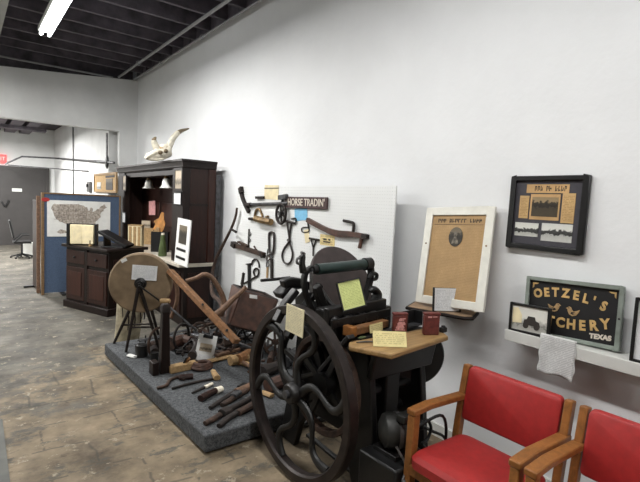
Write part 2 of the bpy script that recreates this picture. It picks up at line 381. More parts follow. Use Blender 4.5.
struct('trim_6', MB().slab([q1 + Vector((0, 0, .012)), q1 + (q1 - q2) * 3 + Vector((0, 0, .012)), q1 + (q1 - q2) * 3 + Vector((-1.2, .5, .012)), q2 + (q2 - q1) + Vector((-1.2, -.2, .012)), ][:4] if 0 else [q2 + (q2 - q1) * 2 + Vector((-1, 0, .012)), q2 + (q2 - q1) * 2 + Vector((0, 0, .012)), q1 + (q1 - q2) * .1 + Vector((0, 0, .012)), q1 + (q1 - q2) * .1 + Vector((-1, 0, .012))], .011), mat('grey_green_floor_strip', (62, 62, 55), .6, 0, .2, 6))
# far door
d0 = P_y(45, 170, 15.9)
D = struct('door_1', MB().bx(.72, 1.96, 15.9, 15.95, 0, 2.16), M['door'])
f = MB(); f.bx(1.96, 2.06, 15.88, 15.955, 0, 2.26); f.bx(.6, 1.96, 15.88, 15.955, 2.16, 2.26); f.bx(.6, .72, 15.88, 15.955, 0, 2.16)
struct('door_frame', f, M['door'], D)
q = P_y(17, 190, 15.88)
struct('door_notice', MB().box(q, (.24, .01, .09)), M['paper'], D)
q = P_y(5, 204, 15.88)
struct('door_handle', MB().tube(smooth([q + Vector((-.07, 0, .06)), q + Vector((0, -.05, -.05)), q + Vector((.09, -.05, .12))], 5), .02), M['black'], D)

# ------------------------------------------------------------------ pipes, lamps
def pipe(label, pts, r, clamps=(), m='pipe', strap=False):
    pts = [Vector(p) for p in pts]
    t = thing('conduit', label, 'pipe', tuple(pts[0]))
    part('tube', MB().tube(pts, r, 10), M[m], t)
    for p in clamps: part('clamp', MB().cyl(p, (Vector(pts[1]) - Vector(pts[0])), r * 1.9, .05, 12), M['pipe'], t)
    if strap:
        for k in (3, 7, 11, 15, 19, 23):
            yy = -2.72 + .481 * k; part('strap', MB().bx(pts[0].x - .008, pts[0].x + .008, yy - .012, yy + .012, pts[0].z + r * .8, 3.797), M['steeld'], t)
    return t
pipe('grey steel conduit running under the dark joists, well out from the white wall', [(2.275, -2.5, 3.72), (2.275, 9.1, 3.72)], .02, [(2.275, 7.9, 3.72), (2.275, 4.2, 3.72)], 'pipe', True)
pipe('thin grey conduit hugging the top edge of the long white wall', [(2.53, -2.5, 3.72), (2.53, 9.1, 3.72)], .013, [(2.53, 7.6, 3.72), (2.53, 6.0, 3.72)], 'pipe', True)
pipe('grey conduit running along the top of the far partition wall', [(-3.4, 9.185, 3.70), (2.2, 9.185, 3.71)], .016)
pipe('dark pipe crossing the back room wall above the map board', [P_y(5, 164, 14.6), P_y(22, 156.5, 14.6), P_x(60, 158.5, 2.15), P_x(106, 162, 2.15), P_x(114, 162.8, 2.15)], .022, [], 'steeld')
pipe('thin lower pipe on the back room wall below the dark pipe', [P_y(8, 165, 15.2), P_x(60, 169, 2.17), P_x(88, 171, 2.17)], .012, [], 'steeld')
pipe('upright conduit down the back room wall behind the map board', [P_x(73, 127, 2.17), P_x(73.5, 200, 2.17)], .016, [], 'steeld')
q = P_x(107, 162, 2.14)
t = thing('wall_bracket', 'black round pipe bracket on the back room wall', 'bracket', q)
part('flange', MB().ball(q, (.03, .07, .13)), M['black'], t)
part('hanger', MB().tube([P_x(107, 133, 2.14), P_x(107, 158, 2.14)], .02), M['steel'], t)
q = P_y(-1, 158.5, 15.9)
t = thing('exit_sign', 'small red lit exit sign over the grey far door', 'sign', q)
part('housing', MB().box(q, (.34, .05, .24)), M['redlit'], t)
part('lettering', MB().text('EXIT',   .14, q + Vector((0, -.028, 0))), M['paper'], t)

def lamp(label, x, yc, z, L=2.4, W=85):
    t = thing('ceiling_light', label, 'ceiling light', (x, yc, z), (0, 0, 0), 'fluorescent ceiling lights' if 0 else None)
    part('housing', MB().bx(x - .075, x + .075, yc - L / 2, yc + L / 2, z + .03, z + .09), M['trimw'], t, .01)
    for s in (-1, 1):
        part('tube', MB().cyl((x + s * .042, yc, z + .005), (0, 1, 0), .019, L - .04, 14), M['tube'], t)
        part('hanger', MB().tube([(x, yc + s * L * .35, z + .09), (x, yc + s * L * .35, 4.08)], .006, 6), M['steeld'], t)
    ld = bpy.data.lights.new('fluorescent', 'AREA'); ld.shape = 'RECTANGLE'; ld.size = .16; ld.size_y = L - .1; ld.energy = W; ld.color = (1.0, .99, .965)
    lo = bpy.data.objects.new('fluorescent', ld); COL.objects.link(lo); lo.location = (x, yc, z - .02)
    return t
lamp('twin-tube fluorescent strip lamp hanging under the dark joists', .81, 5.40, 3.46, 2.4, 100)
lamp('fluorescent strip lamp overhead just behind the viewer, nearest the white wall', .80, 1.5, 3.46, 2.4, 52)
lamp('fluorescent strip lamp at the rear of the room', .80, -1.8, 3.46, 2.4, 55)
lamp('unseen strip lamp added as fill over the middle of the left side', -1.9, 4.6, 3.46, 2.4, 18)  # unseen second-row lamp, added as weak fill from the left
lamp('unseen strip lamp added as fill over the far end of the left side', -1.9, 7.6, 3.46, 2.4, 235)  # unseen lamp added out of view to brighten the far wall
lamp('fluorescent strip lamp in the back room', .2, 12.6, 3.0, 2.4, 420)
# ------------------------------------------------------------------ far end: partition boards, office chair, far picture
def board_panel(label, x0, x1, y, h, rot=0, face='blue'):
    pass
t = thing('partition_board', 'blue fabric partition board with tan edging carrying the US map', 'partition', (1.5, 8.15, 0))
part('fabric_panel', MB().bx(.985, 2.06, 8.13, 8.17, .03, 1.556), M['blue'], t)
part('edging', MB().bx(.985, 2.06, 8.12, 8.18, 1.556, 1.578), M['edge'], t)
for x0, x1 in ((.945, .985), (2.06, 2.085)): part('post', MB().bx(x0, x1, 8.115, 8.185, 0, 1.575), M['edge'], t, .006)
part('foot', MB().bx(1.2, 1.26, 7.95, 8.36, 0, .03), M['black'], t, .006)
t = thing('partition_board', 'tan-edged partition board turned end-on behind the blue map board', 'partition', (.93, 9.3, 0))
part('panel', MB().bx(.912, .945, 8.37, 8.9, .04, 1.45), M['walnut'], t)
part('post', MB().bx(.905, .952, 8.3, 8.37, 0, 1.52), M['grey_wood'], t, .005)
part('foot', MB().bx(.78, 1.0, 8.85, 8.92, 0, .03), M['black'], t, .005)
# map sheet
m0 = P_y(47, 202, 8.125); m1 = P_y(110, 236, 8.125)
W_, H_ = m1.x - m0.x, 1.465 - .905
mx = (m0.x + m1.x) / 2
t = thing('us_map', 'white printed map of the United States pinned to the blue board', 'map', (mx, 8.126, .905))
part('sheet', MB().box((0, -.003, H_ / 2), (W_, .005, H_)), M['paper'], t, 0, False)
US = [(.03, .93), (.06, .97), (.08, .95), (.45, .97), (.47, .99), (.49, .96), (.53, .94), (.57, .93), (.60, .87), (.63, .88), (.645, .80), (.66, .74), (.68, .76), (.685, .83), (.70, .88), (.735, .83), (.735, .76), (.725, .71), (.76, .73), (.80, .77), (.81, .81), (.855, .83), (.875, .91), (.925, .96), (.94, 1.0), (.965, .99), (.975, .92), (1.0, .885), (.95, .83), (.935, .79), (.945, .755), (.91, .73), (.89, .69), (.875, .62), (.88, .57), (.885, .52), (.86, .48), (.82, .40), (.79, .35), (.785, .29), (.815, .20), (.825, .12), (.81, .07), (.79, .12), (.765, .20), (.755, .26), (.72, .275), (.69, .245), (.66, .25), (.645, .21), (.615, .205), (.58, .225), (.545, .20), (.515, .145), (.49, .09), (.495, .04), (.47, .055), (.45, .12), (.425, .18), (.405, .19), (.39, .16), (.37, .18), (.345, .27), (.30, .27), (.255, .25), (.19, .32), (.14, .33), (.125, .38), (.085, .43), (.05, .55), (.04, .64), (.02, .74), (.0, .80), (.01, .87)]
u = MB(); u.prism([(-W_ * .44 + a * W_ * .88, H_ * .15 + b * H_ * .78) for a, b in US], .003, (0, -.007, 0)); part('map_outline', u, M['mapink'], t, 0, False)
u = MB()
for a in (.13, .22, .30, .385, .47, .55, .62): u.bx(-W_ * .44 + a * W_ * .88 - .002, -W_ * .44 + a * W_ * .88 + .002, -.0105, -.008, H_ * (.45 if a < .5 else .40), H_ * .84)
for b in (.42, .58, .72): u.bx(-W_ * .40, W_ * .16, -.0105, -.008, H_ * (.15 + b * .78) - .002, H_ * (.15 + b * .78) + .002)
part('state_lines', u, M['mapline'], t, 0, False)
u = MB(); u.prism([(-W_ * .36, H_ * .12), (-W_ * .30, H_ * .20), (-W_ * .22, H_ * .17), (-W_ * .20, H_ * .10), (-W_ * .30, H_ * .08)], .003, (0, -.007, 0)); part('inset_map', u, M['mapink'], t, 0, False)
q = P_y(45.5, 199.5, 8.12)
solo('red_tag', MB().lathe([(0, -.006), (.075, -.006), (.075, .006), (0, .006)], (0, 0, 0), (0, 1, 0), 24), M['red'], 'small red oval tag stuck to the corner of the blue board', 'tag', 0, None, q, (0, 0, 0)).scale = (.75, 1, .4)
# office chair far back
q = P_z(22, 258, 0)
t = thing('office_chair', 'black office swivel chair with a tall back in the back room', 'office chair', q)
for k in range(5):
    a = 2 * PI * k / 5 + .3; e = q + Vector((.3 * math.cos(a), .3 * math.sin(a), .05))
    part('leg', MB().tube([q + Vector((0, 0, .12)), e], [.03, .02], 8), M['black'], t)
    part('caster', MB().ball(e - Vector((0, 0, .02)), .03, 10, 8), M['black'], t)
part('column', MB().tube([q + Vector((0, 0, .1)), q + Vector((0, 0, .45))], .03), M['steeld'], t)
part('seat', MB().box(q + Vector((0, 0, .48)), (.48, .48, .07)), M['black'], t, .02)
part('backrest', MB().sweep(smooth([q + Vector((-.22, 0, .6)), q + Vector((-.27, 0, .85)), q + Vector((-.33, 0, 1.12))], 4), rect(.42, .05)), M['black'], t, .015)
for s in (-1, 1): part('armrest', MB().tube([q + Vector((-.2, s * .26, .5)), q + Vector((0, s * .28, .7)), q + Vector((.18, s * .28, .7))], .02), M['black'], t)
t.scale = (.75, .75, .80)
q = P_z(23.5, 253.5, 0) + Vector((.05, -.42, 0))
t = thing('waste_bin', 'small white waste bin beside the black office chair', 'bin', q)
part('bucket', MB().lathe([(.11, 0), (.14, .32), (.13, .32), (.1, .02), (0, .02)], q, seg=24, close=False), M['bluetape'], t)
# framed picture board on back-room wall
c = P_x(105.5, 183.5, 2.19)
w1 = abs(P_x(94, 180, 2.19).y - P_x(116, 180, 2.19).y); kx = w1 / 2.15
t = thing('framed_board', 'tan framed board of clippings on the back room wall', 'picture', (2.19, c.y, P_x(105.5, 192.5, 2.19).z), (0, 0, WALLROT))
part('frame', bars(MB(), w1, .37, .035, .03, 0), M['tanwood'], t, 0, False)
part('backing', MB().bx(-w1 / 2 + .03, w1 / 2 - .03, -.015, 0, .03, .34), M['t_clip'], t, 0, False)
part('photo', MB().bx(.15 * kx, .75 * kx, -.022, -.015, .05, .26), M['ph_port'], t, 0, False)
part('clipping', MB().bx(.1 * kx, .9 * kx, -.022, -.015, .28, .32), M['ink'], t, 0, False)
part('photo', MB().bx(-.75 * kx, -.35 * kx, -.022, -.015, .06, .2), M['ph_old'], t, 0, False)
q = P_x(89, 187, 2.17)
t = thing('wall_box', 'small grey switch box on the back room wall beside the framed board', 'switch', q)
part('cover', MB().box(q, (.05, .3, .22)), M['steel'], t, .01); part('toggle', MB().box(q + Vector((-.04, 0, .03)), (.03, .05, .06)), M['black'], t)

# ------------------------------------------------------------------ desk cabinet (turned towards the room)
A = Vector((1.126, 7.22, 0)); B = Vector((1.485, 6.34, 0)); ux = (B - A).normalized(); L = (B - A).length
ang = math.atan2(ux.y, ux.x)
t = thing('desk_cabinet', 'dark walnut panelled cabinet standing before the blue map board', 'cabinet', (A + B) / 2, (0, 0, ang))
# local: x along the front (to B), y into the cabinet, front at y=0
b = MB(); b.bx(-L / 2 + .01, L / 2 - .01, .012, .56, .08, .845); part('carcass', b, M['walnutd'], t, .004, False)
part('plinth', MB().bx(-L / 2 - .02, L / 2 + .02, -.02, .58, 0, .10), M['walnutd'], t, .01, False)
part('top', MB().bx(-L / 2 - .03, L / 2 + .03, -.04, .60, .845, .885), M['walnutd'], t, .008, False)
for s in (-1, 1):
    p = part('door', MB().bx(s * L / 4 - L / 4 + .035, s * L / 4 + L / 4 - .035, -.006, .012, .13, .58), M['walnut'], t, .004, False)
    part('door_panel', MB().bx(s * L / 4 - L / 4 + .09, s * L / 4 + L / 4 - .09, -.012, -.006, .19, .52), M['walnutr'], p, .004, False)
    p = part('drawer', MB().bx(s * L / 4 - L / 4 + .035, s * L / 4 + L / 4 - .035, -.006, .012, .63, .81), M['walnut'], t, .004, False)
    part('knob', MB().ball((s * L / 4, -.02, .72), .015, 12, 8), M['black'], p, 0, False)
part('stile', MB().bx(-.03, .03, -.004, .012, .10, .845), M['walnutd'], t, 0, False)
part('side_panel', MB().bx(L / 2 - .011, L / 2, .08, .50, .16, .74), M['walnut'], t, .004, False)
Rz = Matrix.Rotation(ang, 3, 'Z'); DC = (A + B) / 2
def desk(px, py, z=.886): return P_z(px, py, z)
# open album on a stand
q = desk(82, 245)
t = thing('album', 'open album with cream pages and black covers standing on the desk cabinet', 'book', q, (0, 0, ang + .75))
part('cover', MB().box((-.175, .03, .145), (.03, .1, .29)).box((.175, .03, .145), (.03, .1, .29)).box((0, .06, .145), (.35, .012, .29)), M['black'], t, .004, False)
part('page', MB().box((-.075, .015, .145), (.15, .05, .265), (0, 0, .12)), M['cream'], t, .008, False)
part('page', MB().box((.075, .015, .145), (.15, .05, .265), (0, 0, -.12)), M['cream'], t, .008, False)
q = desk(90, 246)
t = thing('hand_bell', 'tiny dark bell in front of the open album', 'bell', q)
part('cup', MB().lathe([(.024, 0), (.017, .02), (.012, .035), (0, .04)], q, seg=16), M['bronze'], t); part('grip', MB().tube([q + Vector((0, 0, .038)), q + Vector((0, 0, .075))], .007), M['walnutd'], t)
# sloping black book rest
q = desk(116, 247)
t = thing('book_rest', 'black sloping book rest lying open on the desk cabinet', 'book rest', q, (0, 0, -.66))
part('board', MB().box((0, .0, .115), (.42, .28, .035), (0, .46, 0)), M['black'], t, .004, False)
part('base', MB().box((0, 0, .008), (.30, .26, .016)), M['black'], t, .003, False)
part('strut', MB().box((-.12, 0, .085), (.012, .2, .16)), M['black'], t, 0, False)

# ------------------------------------------------------------------ hutch
HX = 2.11; HB = 2.53; Y0 = 5.45; Y1 = 8.38; CT = .79
t = thing('bar_hutch', 'tall dark walnut back bar with marble counter and moulded cornice against the white wall', 'cabinet', (2.35, 6.97, 0))
part('base', MB().bx(HX + .03, HB, Y0, Y1, .0, CT - .04), M['walnutd'], t, .004)
for k in range(4):
    y0 = Y0 + .08 + k * .745
    part('base_panel', MB().bx(HX + .015, HX + .03, y0, y0 + .66, .12, CT - .12), M['walnut'], t, .004)
part('end_panel', MB().bx(HX + .08, HB - .06, Y0 - .012, Y0, .10, CT - .12), M['walnut'], t, .004)
part('counter', MB().bx(HX - .06, HB, Y0 - .06, Y1 + .04, CT - .04, CT), M['marble'], t, .006)
part('back_panel', MB().bx(HB - .03, HB, Y0, Y1, CT, 1.98), M['walnut'], t)
for k in range(3):
    y0 = Y0 + .50 + k * .73
    part('back_field', MB().bx(HB - .045, HB - .03, y0, y0 + .62, CT + .35, 1.5), M['walnutr'], t, .006)
for (ya, yb) in ((Y0, Y0 + .36), (Y1 - .36, Y1)):
    part('pilaster', MB().bx(HX, HX + .09, ya, yb, CT, 1.96), M['walnutd'], t, .004)
part('end_panel', MB().bx(HX + .09, HB - .1, Y0, Y0 + .03, CT, 1.96), M['walnut'], t)
part('end_stile', MB().bx(HB - .1, HB, Y0 - .015, Y0 + .045, CT, 1.96), M['walnutr'], t, .01)
part('end_rail', MB().bx(HX + .09, HB - .1, Y0 - .008, Y0, 1.50, 1.53), M['walnutd'], t)
part('end_panel', MB().bx(HX + .09, HB - .02, Y1 - .03, Y1, CT, 1.96), M['walnut'], t)
part('soffit', MB().bx(HX + .02, HB, Y0 + .03, Y1 - .03, 1.88, 1.96), M['walnutd'], t)
cn = MB()
def crect(e, z): return [Vector(v) for v in ((HX - e, Y0 - e, z), (HB, Y0 - e, z), (HB, Y1 + e, z), (HX - e, Y1 + e, z))]
cn.loft([crect(.0, 1.95), crect(.015, 1.97), crect(.015, 1.99), crect(.03, 2.03), crect(.038, 2.035), crect(.038, 2.06)])
part('cornice', cn, M['walnutd'], t)
part('pale_strip', MB().bx(HX + .095, HX + .11, Y0 + .34, Y0 + .50, CT + .005, 1.78), M['birch'], t)
part('shadow_strip', MB().bx(HB, HB + .06, Y0 - .02, Y0 + .05, .0, 1.90), M['steeld'], t, .005)  # dark grey strip modelled in place of the thin shadow beside the hutch
# glass bell lampshades hanging from the soffit
for px, lab in ((149, 'white fluted glass bell lampshade hanging in the back bar, farther one'), (166.5, 'white fluted glass bell lampshade hanging in the back bar, nearer one')):
    q = P_x(px, 186, 2.32 if px < 155 else 2.22); q.z = 1.885
    u = thing('pendant_lampshade', lab, 'lampshade', q)
    s = .72
    sh = MB(); prof = [(.035, -.06), (.055, -.075), (.07, -.12), (.075, -.18), (.10, -.225), (.125, -.24)]
    rings = []
    for r, h in prof:
        rings.append([q + Vector((r * s * (1 + (.06 if h < -.2 else .02) * math.cos(8 * a)) * math.cos(a), r * s * (1 + (.06 if h < -.2 else .02) * math.cos(8 * a)) * math.sin(a), h * s)) for a in [2 * PI * k / 48 for k in range(48)]])
    Ls = [sh.verts(r) for r in rings]
    for A1, B1 in zip(Ls, Ls[1:]):
        for k in range(48): sh.b.faces.new((A1[k], A1[(k + 1) % 48], B1[(k + 1) % 48], B1[k]))
    o = part('glass_shade', sh, M['milk'], u); mm = o.modifiers.new('thick', 'SOLIDIFY'); mm.thickness = .006
    part('fitter', MB().lathe([(.03, -.06 * s), (.032, -.02), (.02, .02)], q, seg=20), M['bronze'], u)

def wallcard(name, label, cat, q, w, h, rz, m, frame=None, tilt=0, fm='blkframe', fb=.012, th=.01, roll=0):
    u = thing(name, label, cat, q, (tilt, roll, rz))
    if frame:
        part('frame', bars(MB(), w, h, fb, th + .006), M[fm], u, 0, False)
        part('picture', MB().bx(-w / 2 + fb, w / 2 - fb, -th, 0, fb, h - fb), M[m], u, 0, False)
        part('backing', MB().bx(-w / 2 + .004, w / 2 - .004, 0, .006, .004, h - .004), M['black'], u, 0, False)
    else:
        part('sheet', MB().bx(-w / 2, w / 2, -th, 0, 0, h), M[m], u, 0, False)
    return u
def on_post(px, py0, py1, x): a = P_x(px, py1, x); return a, P_x(px, py0, x).z - a.z
q, h = on_post(179, 168, 191, HX - .003); wallcard('framed_picture', 'small faded picture in a dark frame high on the near pilaster of the back bar', 'picture', q, .27, h, WALLROT, 'ph_post', 1, 0, 'walnutd', .03)
q, h = on_post(178, 192, 205, HX - .003); wallcard('framed_card', 'white card in a black frame below the faded picture on the pilaster', 'picture', q, .26, h, WALLROT, 't_small', 1)
q, h = on_post(125, 175, 191, HX - .003); wallcard('framed_picture', 'small pale picture high on the far pilaster of the back bar', 'picture', q, .20, h, WALLROT, 'ph_post', 1, 0, 'walnutd', .02)
q, h = on_post(124.5, 212, 223, HX - .003); wallcard('framed_card', 'small grey card low on the far pilaster of the back bar', 'picture', q, .2, h, WALLROT, 't_small', 1)
q = P_x(152.5, 215, HB - .06); h = P_x(152.5, 201, HB - .06).z - q.z
wallcard('pink_card', 'pink printed card fixed to the back panel of the back bar', 'card', q, .30, h, WALLROT, 'pink', None, 0, roll=-.06)
q = P_x(178, 216, HX - .003); 
# things on the counter (z = CT)
def ctr(px, py): return P_z(px, py, CT + .001)
# face-the-room rotation for items seen from the left
VR = -.62
q = ctr(134.5, 249); h = P_y(134.5, 226, q.y).z - CT
t = thing('wooden_box', 'cream slatted box standing on the marble counter under the far lampshade', 'box', q, (0, 0, VR))
part('body', MB().box((0, .06, h / 2), (.20, .12, h)), M['cream'], t, .006, False); part('lid', MB().box((0, .06, h + .008), (.21, .13, .016)), M['tanwood'], t, .004, False)
for k in range(3): part('slat', MB().bx(-.085 + k * .065, -.045 + k * .065, -.006, .0, .01, h - .01), M['tanwood'], t, 0, False)
q = ctr(140, 246) + Vector((.18, .22, 0)); z0 = P_y(146, 227, q.y).z
q = P_y(146.5, 228, q.y)
t = thing('photo_stand', 'small square photo propped on a wooden riser behind the cream box', 'photo', Vector((q.x, q.y, CT + .001)), (0, 0, VR))
zz = q.z - CT
part('riser', MB().bx(-.12, .16, 0, .1, 0, zz), M['tanwood'], t, .004, False)
part('photo', MB().bx(-.08, .06, .0, .01, zz, zz + .12), M['ph_post'], t, 0, False)
q = ctr(159, 252); 
t = thing('display_box', 'black open display box standing on the marble counter', 'box', q, (0, 0, VR))
h = P_y(159, 232, q.y).z - CT
part('back', MB().bx(-.12, .12, .09, .10, 0, h), M['black'], t, 0, False); part('front', MB().bx(-.12, .12, 0, .01, 0, h), M['black'], t, 0, False)
part('side', MB().bx(-.12, -.11, .01, .09, 0, h), M['black'], t, 0, False); part('side', MB().bx(.11, .12, .01, .09, 0, h), M['black'], t, 0, False)
bxq = q; bh = h
for k, (px, py, n, lab) in enumerate(((163, 221, 7, 'large curled orange dried leaf standing in the black display box'), (154, 228, 6, 'small flat tan dried leaf standing in the black display box'))):
    b0 = q + Vector((.03 if k == 0 else -.03, .06 if k == 0 else .07, .012)); tp = P_y(px + (5 if k == 0 else -2), py - (9 if k == 0 else 1), b0.y)
    u = MB(); H = tp.z - b0.z; wv = .10 if k == 0 else .07
    e = Vector((math.cos(VR), math.sin(VR), 0))
    out = [(-.01, 0), (-.02, H * .45), (-wv, H * .55), (-wv * .7, H * .68), (-wv * .9, H * .76), (-.02, H * .84), (.02, H), (.05, H * .98), (.055, H * .8), (.075, H * .7), (.05, H * .55), (.012, H * .42), (.01, 0)]
    u.prism(out, .012, b0, e); solo('dried_leaf', u, M['orange' if k == 0 else 'tanwood'], lab, 'leaf')
q = ctr(162.5, 256)
h = P_y(164, 233, q.y).z - CT
t = thing('green_bottle', 'tall green glass bottle with a pale stopper before the black display box', 'bottle', q)
part('body', MB().lathe([(.0, 0), (.055, 0), (.058, .02), (.048, h * .4), (.032, h * .7), (.026, h * .92), (0, h * .92)], q, seg=24), M['green'], t)
part('stopper', MB().lathe([(0, h * .92), (.024, h * .92), (.02, h), (0, h)], q, seg=16), M['bone'], t)
q = P_x(180.5, 262, 2.063); cwid = P_x(174.5, 262, 2.063).y - P_x(187.5, 262, 2.063).y; h = P_x(184, 219, 2.09).z - CT; q.z = CT + .001
t = thing('display_card', 'tall white display card with a photo and black bands leaning on the near pilaster', 'card', q, (-.05, .03, WALLROT))
part('board', MB().bx(-cwid / 2, cwid / 2, 0, .012, 0, h), M['card'], t, 0, False)
part('photo', MB().bx(-cwid * .28, cwid * .28, -.004, 0, h * .46, h * .86), M['ph_port'], t, 0, False)
for k in (.12, .3): part('band', MB().bx(-cwid * .4, cwid * .3, -.004, 0, h * k, h * k + .03), M['black'], t, 0, False)
q = ctr(153, 253); 

# ------------------------------------------------------------------ skull with horns on the cornice
zc = 2.061
qa = P_z(166, 160, zc + .03); YS = qa.y + .05
def sk(px, py, dy=0): return P_y(px, py, YS + dy)
base = P_y(158, 160, YS); base.z = zc
t = thing('cattle_skull', 'bleached cattle skull with long curved horns on top of the back bar', 'skull', base)
pts = [sk(146, 160), sk(150, 157.5), sk(155, 155.5), sk(160, 153.5), sk(165, 151.5), sk(169, 149.5)]
for p in pts: p.z = max(p.z, zc + .06)
part('cranium', MB().tube(smooth(pts, 4), [(.032 + .05 * min(1, i / 14), .04 + .055 * min(1, i / 14)) if i < 19 else ((.09 - (i - 18) * .012), (.10 - (i - 18) * .012)) for i in range(21)], 14), M['bone'], t)
jp = [sk(150, 161, -.03), sk(156, 160, -.03), sk(163, 158.5, -.03), sk(167, 156, -.02)]
for p in jp: p.z = max(p.z, zc + .025)
part('jaw', MB().tube(smooth(jp, 4), .022, 10), M['bone'], t)
for px, py in ((160.5, 152.5), (166, 151)): part('eye_socket', MB().ball(sk(px, py, -.085), (.032, .022, .028), 12, 8), M['hornd'], t)
for px, py, r in ((158, 151.5, .05), (164, 147.5, .06), (168.5, 148.5, .05)): part('brow_ridge', MB().ball(sk(px, py, -.03), (r, r * .8, r * .7), 14, 10, (0, .4, 0)), M['bone'], t)
part('nasal_bone', MB().tube(smooth([sk(145, 158.5, -.02), sk(151, 154.5, -.03), sk(157, 152, -.03)], 4), [.02 + .003 * i for i in range(9)], 10), M['bone'], t)
def horn(pp, r0):
    P = smooth(pp, 5); n = len(P)
    part('horn', MB().tube(P[:int(n * .8)], [r0 * (1 - .5 * i / n) for i in range(int(n * .8))], 12), M['horn'], t)
    part('horn_tip', MB().tube(P[int(n * .8) - 1:], [r0 * (1 - .5 * .8) * (1 - .75 * i / (n - int(n * .8))) for i in range(n - int(n * .8) + 1)], 12), M['hornd'], t)
horn([sk(162, 153), sk(167, 150), sk(170.5, 143.5), sk(174, 137), sk(180, 131.5), sk(189, 128.5)], .055)
horn([sk(162, 152), sk(158.5, 150), sk(155.5, 145.5), sk(154, 140.5), sk(156, 137)], .058)
part('horn_band', MB().tube(smooth([sk(160, 149, -.03), sk(165, 147.5, -.05), sk(170, 148.5, -.03)], 4), .026, 10), M['tanwood'], t)
# ------------------------------------------------------------------ carpeted platform
PT = .127
solo('display_platform', MB().prism([(1.178, 2.585), (2.635, 2.585), (2.635, 4.80), (1.095, 4.80)], PT - .012, (0, 0, (PT + .012) / 2), (1, 0, 0), (0, 1, 0)), M['carpet'], 'low grey carpeted display platform holding the old farm tools', 'platform', .012)
def pz(px, py, dz=0.0): return P_z(px, py, PT + dz)
E_ = .001
# grindstone
G = Vector((1.29, 4.30, .805)); gn = Vector((-.42, -.907, 0)).normalized(); gs = Vector((gn.y, -gn.x, 0)) * -1   # gs: along the face, to the right
gs = Vector((.907, -.42, 0)).normalized()
t = thing('grindstone', 'large round sandstone grinding wheel on thin iron legs at the platform corner', 'grindstone', (G.x, G.y, PT))
w = MB(); w.lathe([(0, -.045), (.262, -.045), (.275, -.032), (.277, .0), (.275, .032), (.262, .045), (0, .045)], G, gn, 56)
part('stone', w, M['stone'], t)
part('axle', MB().cyl(G, gn, .016, .30, 12), M['ironb'], t)
hub = G + gn * .055
part('hub', MB().lathe([(.055, 0), (.05, .02), (.03, .03), (.028, .05), (0, .05)], hub - gn * .01, gn, 20), M['ironb'], t)
near = G + gn * .13; far_ = G - gn * .13
f1 = pz(126, 352); f2 = pz(160, 351); f3 = pz(114, 343.5); f4 = pz(160, 341)
for top, f in ((near, f1), (near, f2), (far_, f3), (far_, f4)):
    f = f + Vector((0, 0, .002))
    p = part('leg', MB().tube([top, f], [.017, .013], 8), M['rustd'], t)
part('brace', MB().tube([f1.lerp(near, .38), f2.lerp(near, .38)], .009), M['rustd'], t); part('brace', MB().tube([f3.lerp(far_, .3), f4.lerp(far_, .3)], .009), M['rustd'], t)
ce = P_y(160, 301, G.y - .17)
part('crank_arm', MB().sweep([near + gn * .02, ce], rect(.035, .014)), M['ironb'], t, .003)
part('crank_grip', MB().lathe([(0, 0), (.022, .004), (.026, .05), (.02, .09), (0, .095)], ce, Vector((.75, -.6, .05)), 16), M['tanwood'], t)
part('treadle_rod', MB().tube([ce + Vector((.02, .02, 0)), P_y(197, 331, 3.95)], .011), M['steeld'], t)
part('splash_guard', MB().tube(smooth([P_y(170, 274, 4.42), P_y(176, 284, 4.42), P_y(177, 300, 4.42), P_y(171, 318, 4.42)], 5), .02), M['grey_wood'], t)
q = P_y(143.5, 276, 4.185)
c = wallcard('info_card', 'white typed card stuck on the face of the grindstone', 'card', G + gn * .052 + gs * .03 + Vector((0, 0, .03)), .215, .135, math.atan2(gs.y, gs.x), 't_small', None, .0, roll=.06, th=.003)
q = G + gn * .05 - gs * .135 + Vector((0, 0, .195))
wallcard('paper_tag', 'tiny white tag on the upper left rim of the grindstone', 'tag', q, .05, .03, math.atan2(gs.y, gs.x), 'paper', None, 0, roll=-.5, th=.003)
# pale weathered block behind the stone
b = pz(129, 336.5) ; b.y = 4.66; b = P_y(134, 336, 4.95); b.z = 0; BT = P_y(131, 304, 4.95).z
t = thing('wood_block', 'pale weathered wooden block split by dark cracks behind the grindstone legs', 'wood block', (b.x, b.y + .06, .001))
u = MB(); H = BT
ringz = []
for z, k in ((0, .85), (.1, .88), (.3, .93), (H, 1.0)):
    ringz.append([Vector((b.x + k * .145 * math.cos(a) * (1 + .05 * math.sin(3 * a)) - .10 * (H - z), b.y + .10 + k * .09 * math.sin(a), .001 + z)) for a in [2 * PI * i / 20 for i in range(20)]])
part('log', u.loft(ringz), M['birch'], t)
u = MB()
for k in range(5):
    a = -2.5 + k * .48; x = b.x + .136 * math.cos(a); yy = b.y + .10 + .088 * math.sin(a)
    u.tube(smooth([(x, yy, .15 + .03 * k), (x + .008, yy - .002, .3), (x - .004, yy - .003, H - .02 - .02 * (k % 2))], 4), [.003 + .004 * math.sin(PI * i / 8) for i in range(9)], 6)
part('crack', u, M['walnutd'], t, kind='stuff')
